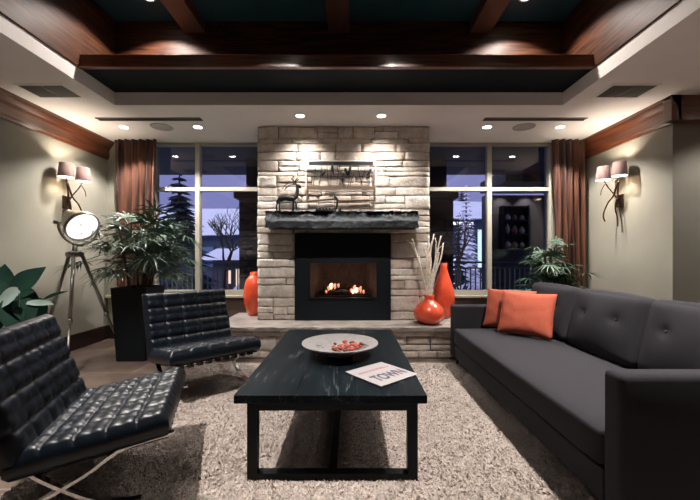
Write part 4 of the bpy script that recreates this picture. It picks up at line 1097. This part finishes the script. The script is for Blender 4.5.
def shrub(label, x, y, r_, h, sd):
    rr = random.Random(sd); t = thing('shrub', label, 'shrub', (x, y, -.38)); bm = bmesh.new()
    for k in range(140):
        a = rr.uniform(0, 2*PI); q = Vector((math.cos(a), math.sin(a), rr.uniform(.1, 1.5))).normalized()
        b_ = Vector((q.x*r_*.5*rr.random(), q.y*r_*.5*rr.random(), h*.5*rr.random())); blade(bm, b_, q, (h if q.z > .6 else r_)*rr.uniform(.5, .8), .09, .2, 3)
    obj('foliage', bm, M['conifer'], t)
shrub('dark shrub beyond the right railing by the pillar', 3.05, 9.7, .4, .9, 3)
def mound(label, x, y, w, d, h, sd):
    bm = bmesh.new(); sphere(bm, (0, 0, 0), 1, (w, d, h), 20)
    for v in bm.verts: v.co *= 1+.15*nz(v.co, 1.3, sd)
    o = obj('snow_bank', bm, M['snow'], None, True, (x, y, -.4)); tag(o, label, 'snow bank')
mound('long snow bank beyond the left porch railing', -3.25, 11.0, .6, .5, .75, 1); mound('snow covered bush left of the garden shed', -8.6, 16.4, .55, .55, 1.5, 2)
mound('snow bank beyond the right porch railing', 3.6, 10.6, .9, .6, .8, 3); mound('snow covered bush below the right house windows', 5.4, 17.2, .8, .6, 1.5, 4)
# reflection of an indoor bookcase, built as a lit shelf across the porch
struct('wall_porch_wing', B(3.36, 6.6, 8.75, 9.0, -.05, 2.72), M['house2'])
ds = thing('reflection_shelf', 'dark shelf with small pale objects standing in for a bookcase reflected in right window', 'shelf', (4.02, 8.72, 1.38))
for x in (-.30, .30): obj('side_panel', B(x-.02, x+.02, -.22, .02, 0, 1.05), M['blackmetal'], ds)
for k in range(4): obj('shelf_board', B(-.28, .28, -.22, .02, k*.335, k*.335+.03), M['blackmetal'], ds)
rq = random.Random(8)
for k in range(3):
    for j in range(3):
        hh = rq.uniform(.12, .24); ww = rq.uniform(.05, .09)
        bm = bmesh.new(); lathe(bm, [(0, 0), (ww*.6, 0), (ww, hh*.4), (ww*.7, hh*.75), (ww*.35, hh*.9), (ww*.45, hh), (0, hh)], 14)
        o = obj('jar', bm, M['jar%d' % (j % 2)], None, True, (3.84+j*.18, 8.60, 1.38+k*.335+.032))
        tag(o, 'small jar on the dark shelf standing in for a reflected bookcase', 'jar', 'jars on the reflection shelf')
for x in (3.72, 4.35):
    downlight(x, 8.50, 2.82, 'small added downlight washing the wall above the reflection shelf', 'added downlights above the reflection shelf', 16, 90, M['lamp_added'], (x, 8.75, 2.0), .6)  # lamps added to light the stand-in shelf
struct('porch_roof_wing', B(3.36, 6.8, 7.6, 9.1, 2.82, 3.1), M['porch'])

tw_ = add_light('SUN', 'snow_fill_sun', (0, 0, 12), 1.5, (.72, .76, 1.0)); tw_.rotation_euler = Vector((.35, .75, -.62)).to_track_quat('-Z', 'Y').to_euler(); tw_.data.angle = .6  # added sun with no seen source, brightens the snowy roofs
for q in FIRE: add_light('POINT', 'fire_glow', q, .30, (1.0, .6, .42), None, .05)
# ------------------------------------------------------------------ world, lights, camera
w = bpy.data.worlds.new('dusk'); S.world = w; w.use_nodes = True; nt = w.node_tree
bg = nt.nodes['Background']; tc = nt.nodes.new('ShaderNodeTexCoord'); sx = nt.nodes.new('ShaderNodeSeparateXYZ'); rp = nt.nodes.new('ShaderNodeValToRGB')
nt.links.new(tc.outputs['Generated'], sx.inputs[0]); nt.links.new(sx.outputs['Z'], rp.inputs['Fac'])
rp.color_ramp.elements[0].color = (.19, .20, .46, 1); rp.color_ramp.elements[1].color = (.26, .28, .56, 1); rp.color_ramp.elements[1].position = .7
nt.links.new(rp.outputs['Color'], bg.inputs['Color']); bg.inputs['Strength'].default_value = .80
cam = bpy.data.cameras.new('camera'); co = bpy.data.objects.new('camera', cam); C.objects.link(co)
co.location = (0, 0, HC); co.rotation_euler = (PI/2, 0, 0)
cam.sensor_width = 36; cam.lens = F/700*36; cam.shift_x = -1/700; cam.shift_y = 6/700; cam.clip_start = .02; cam.clip_end = 200
S.camera = co
vs_ = S.view_settings; S.display_settings.display_device = 'sRGB'
vs_.view_transform = 'Standard'; vs_.look = 'None'; vs_.gamma = 1; vs_.use_curve_mapping = False; vs_.exposure = 0.48
S.cycles.max_bounces = 8; S.cycles.transparent_max_bounces = 12; S.cycles.sample_clamp_indirect = 4
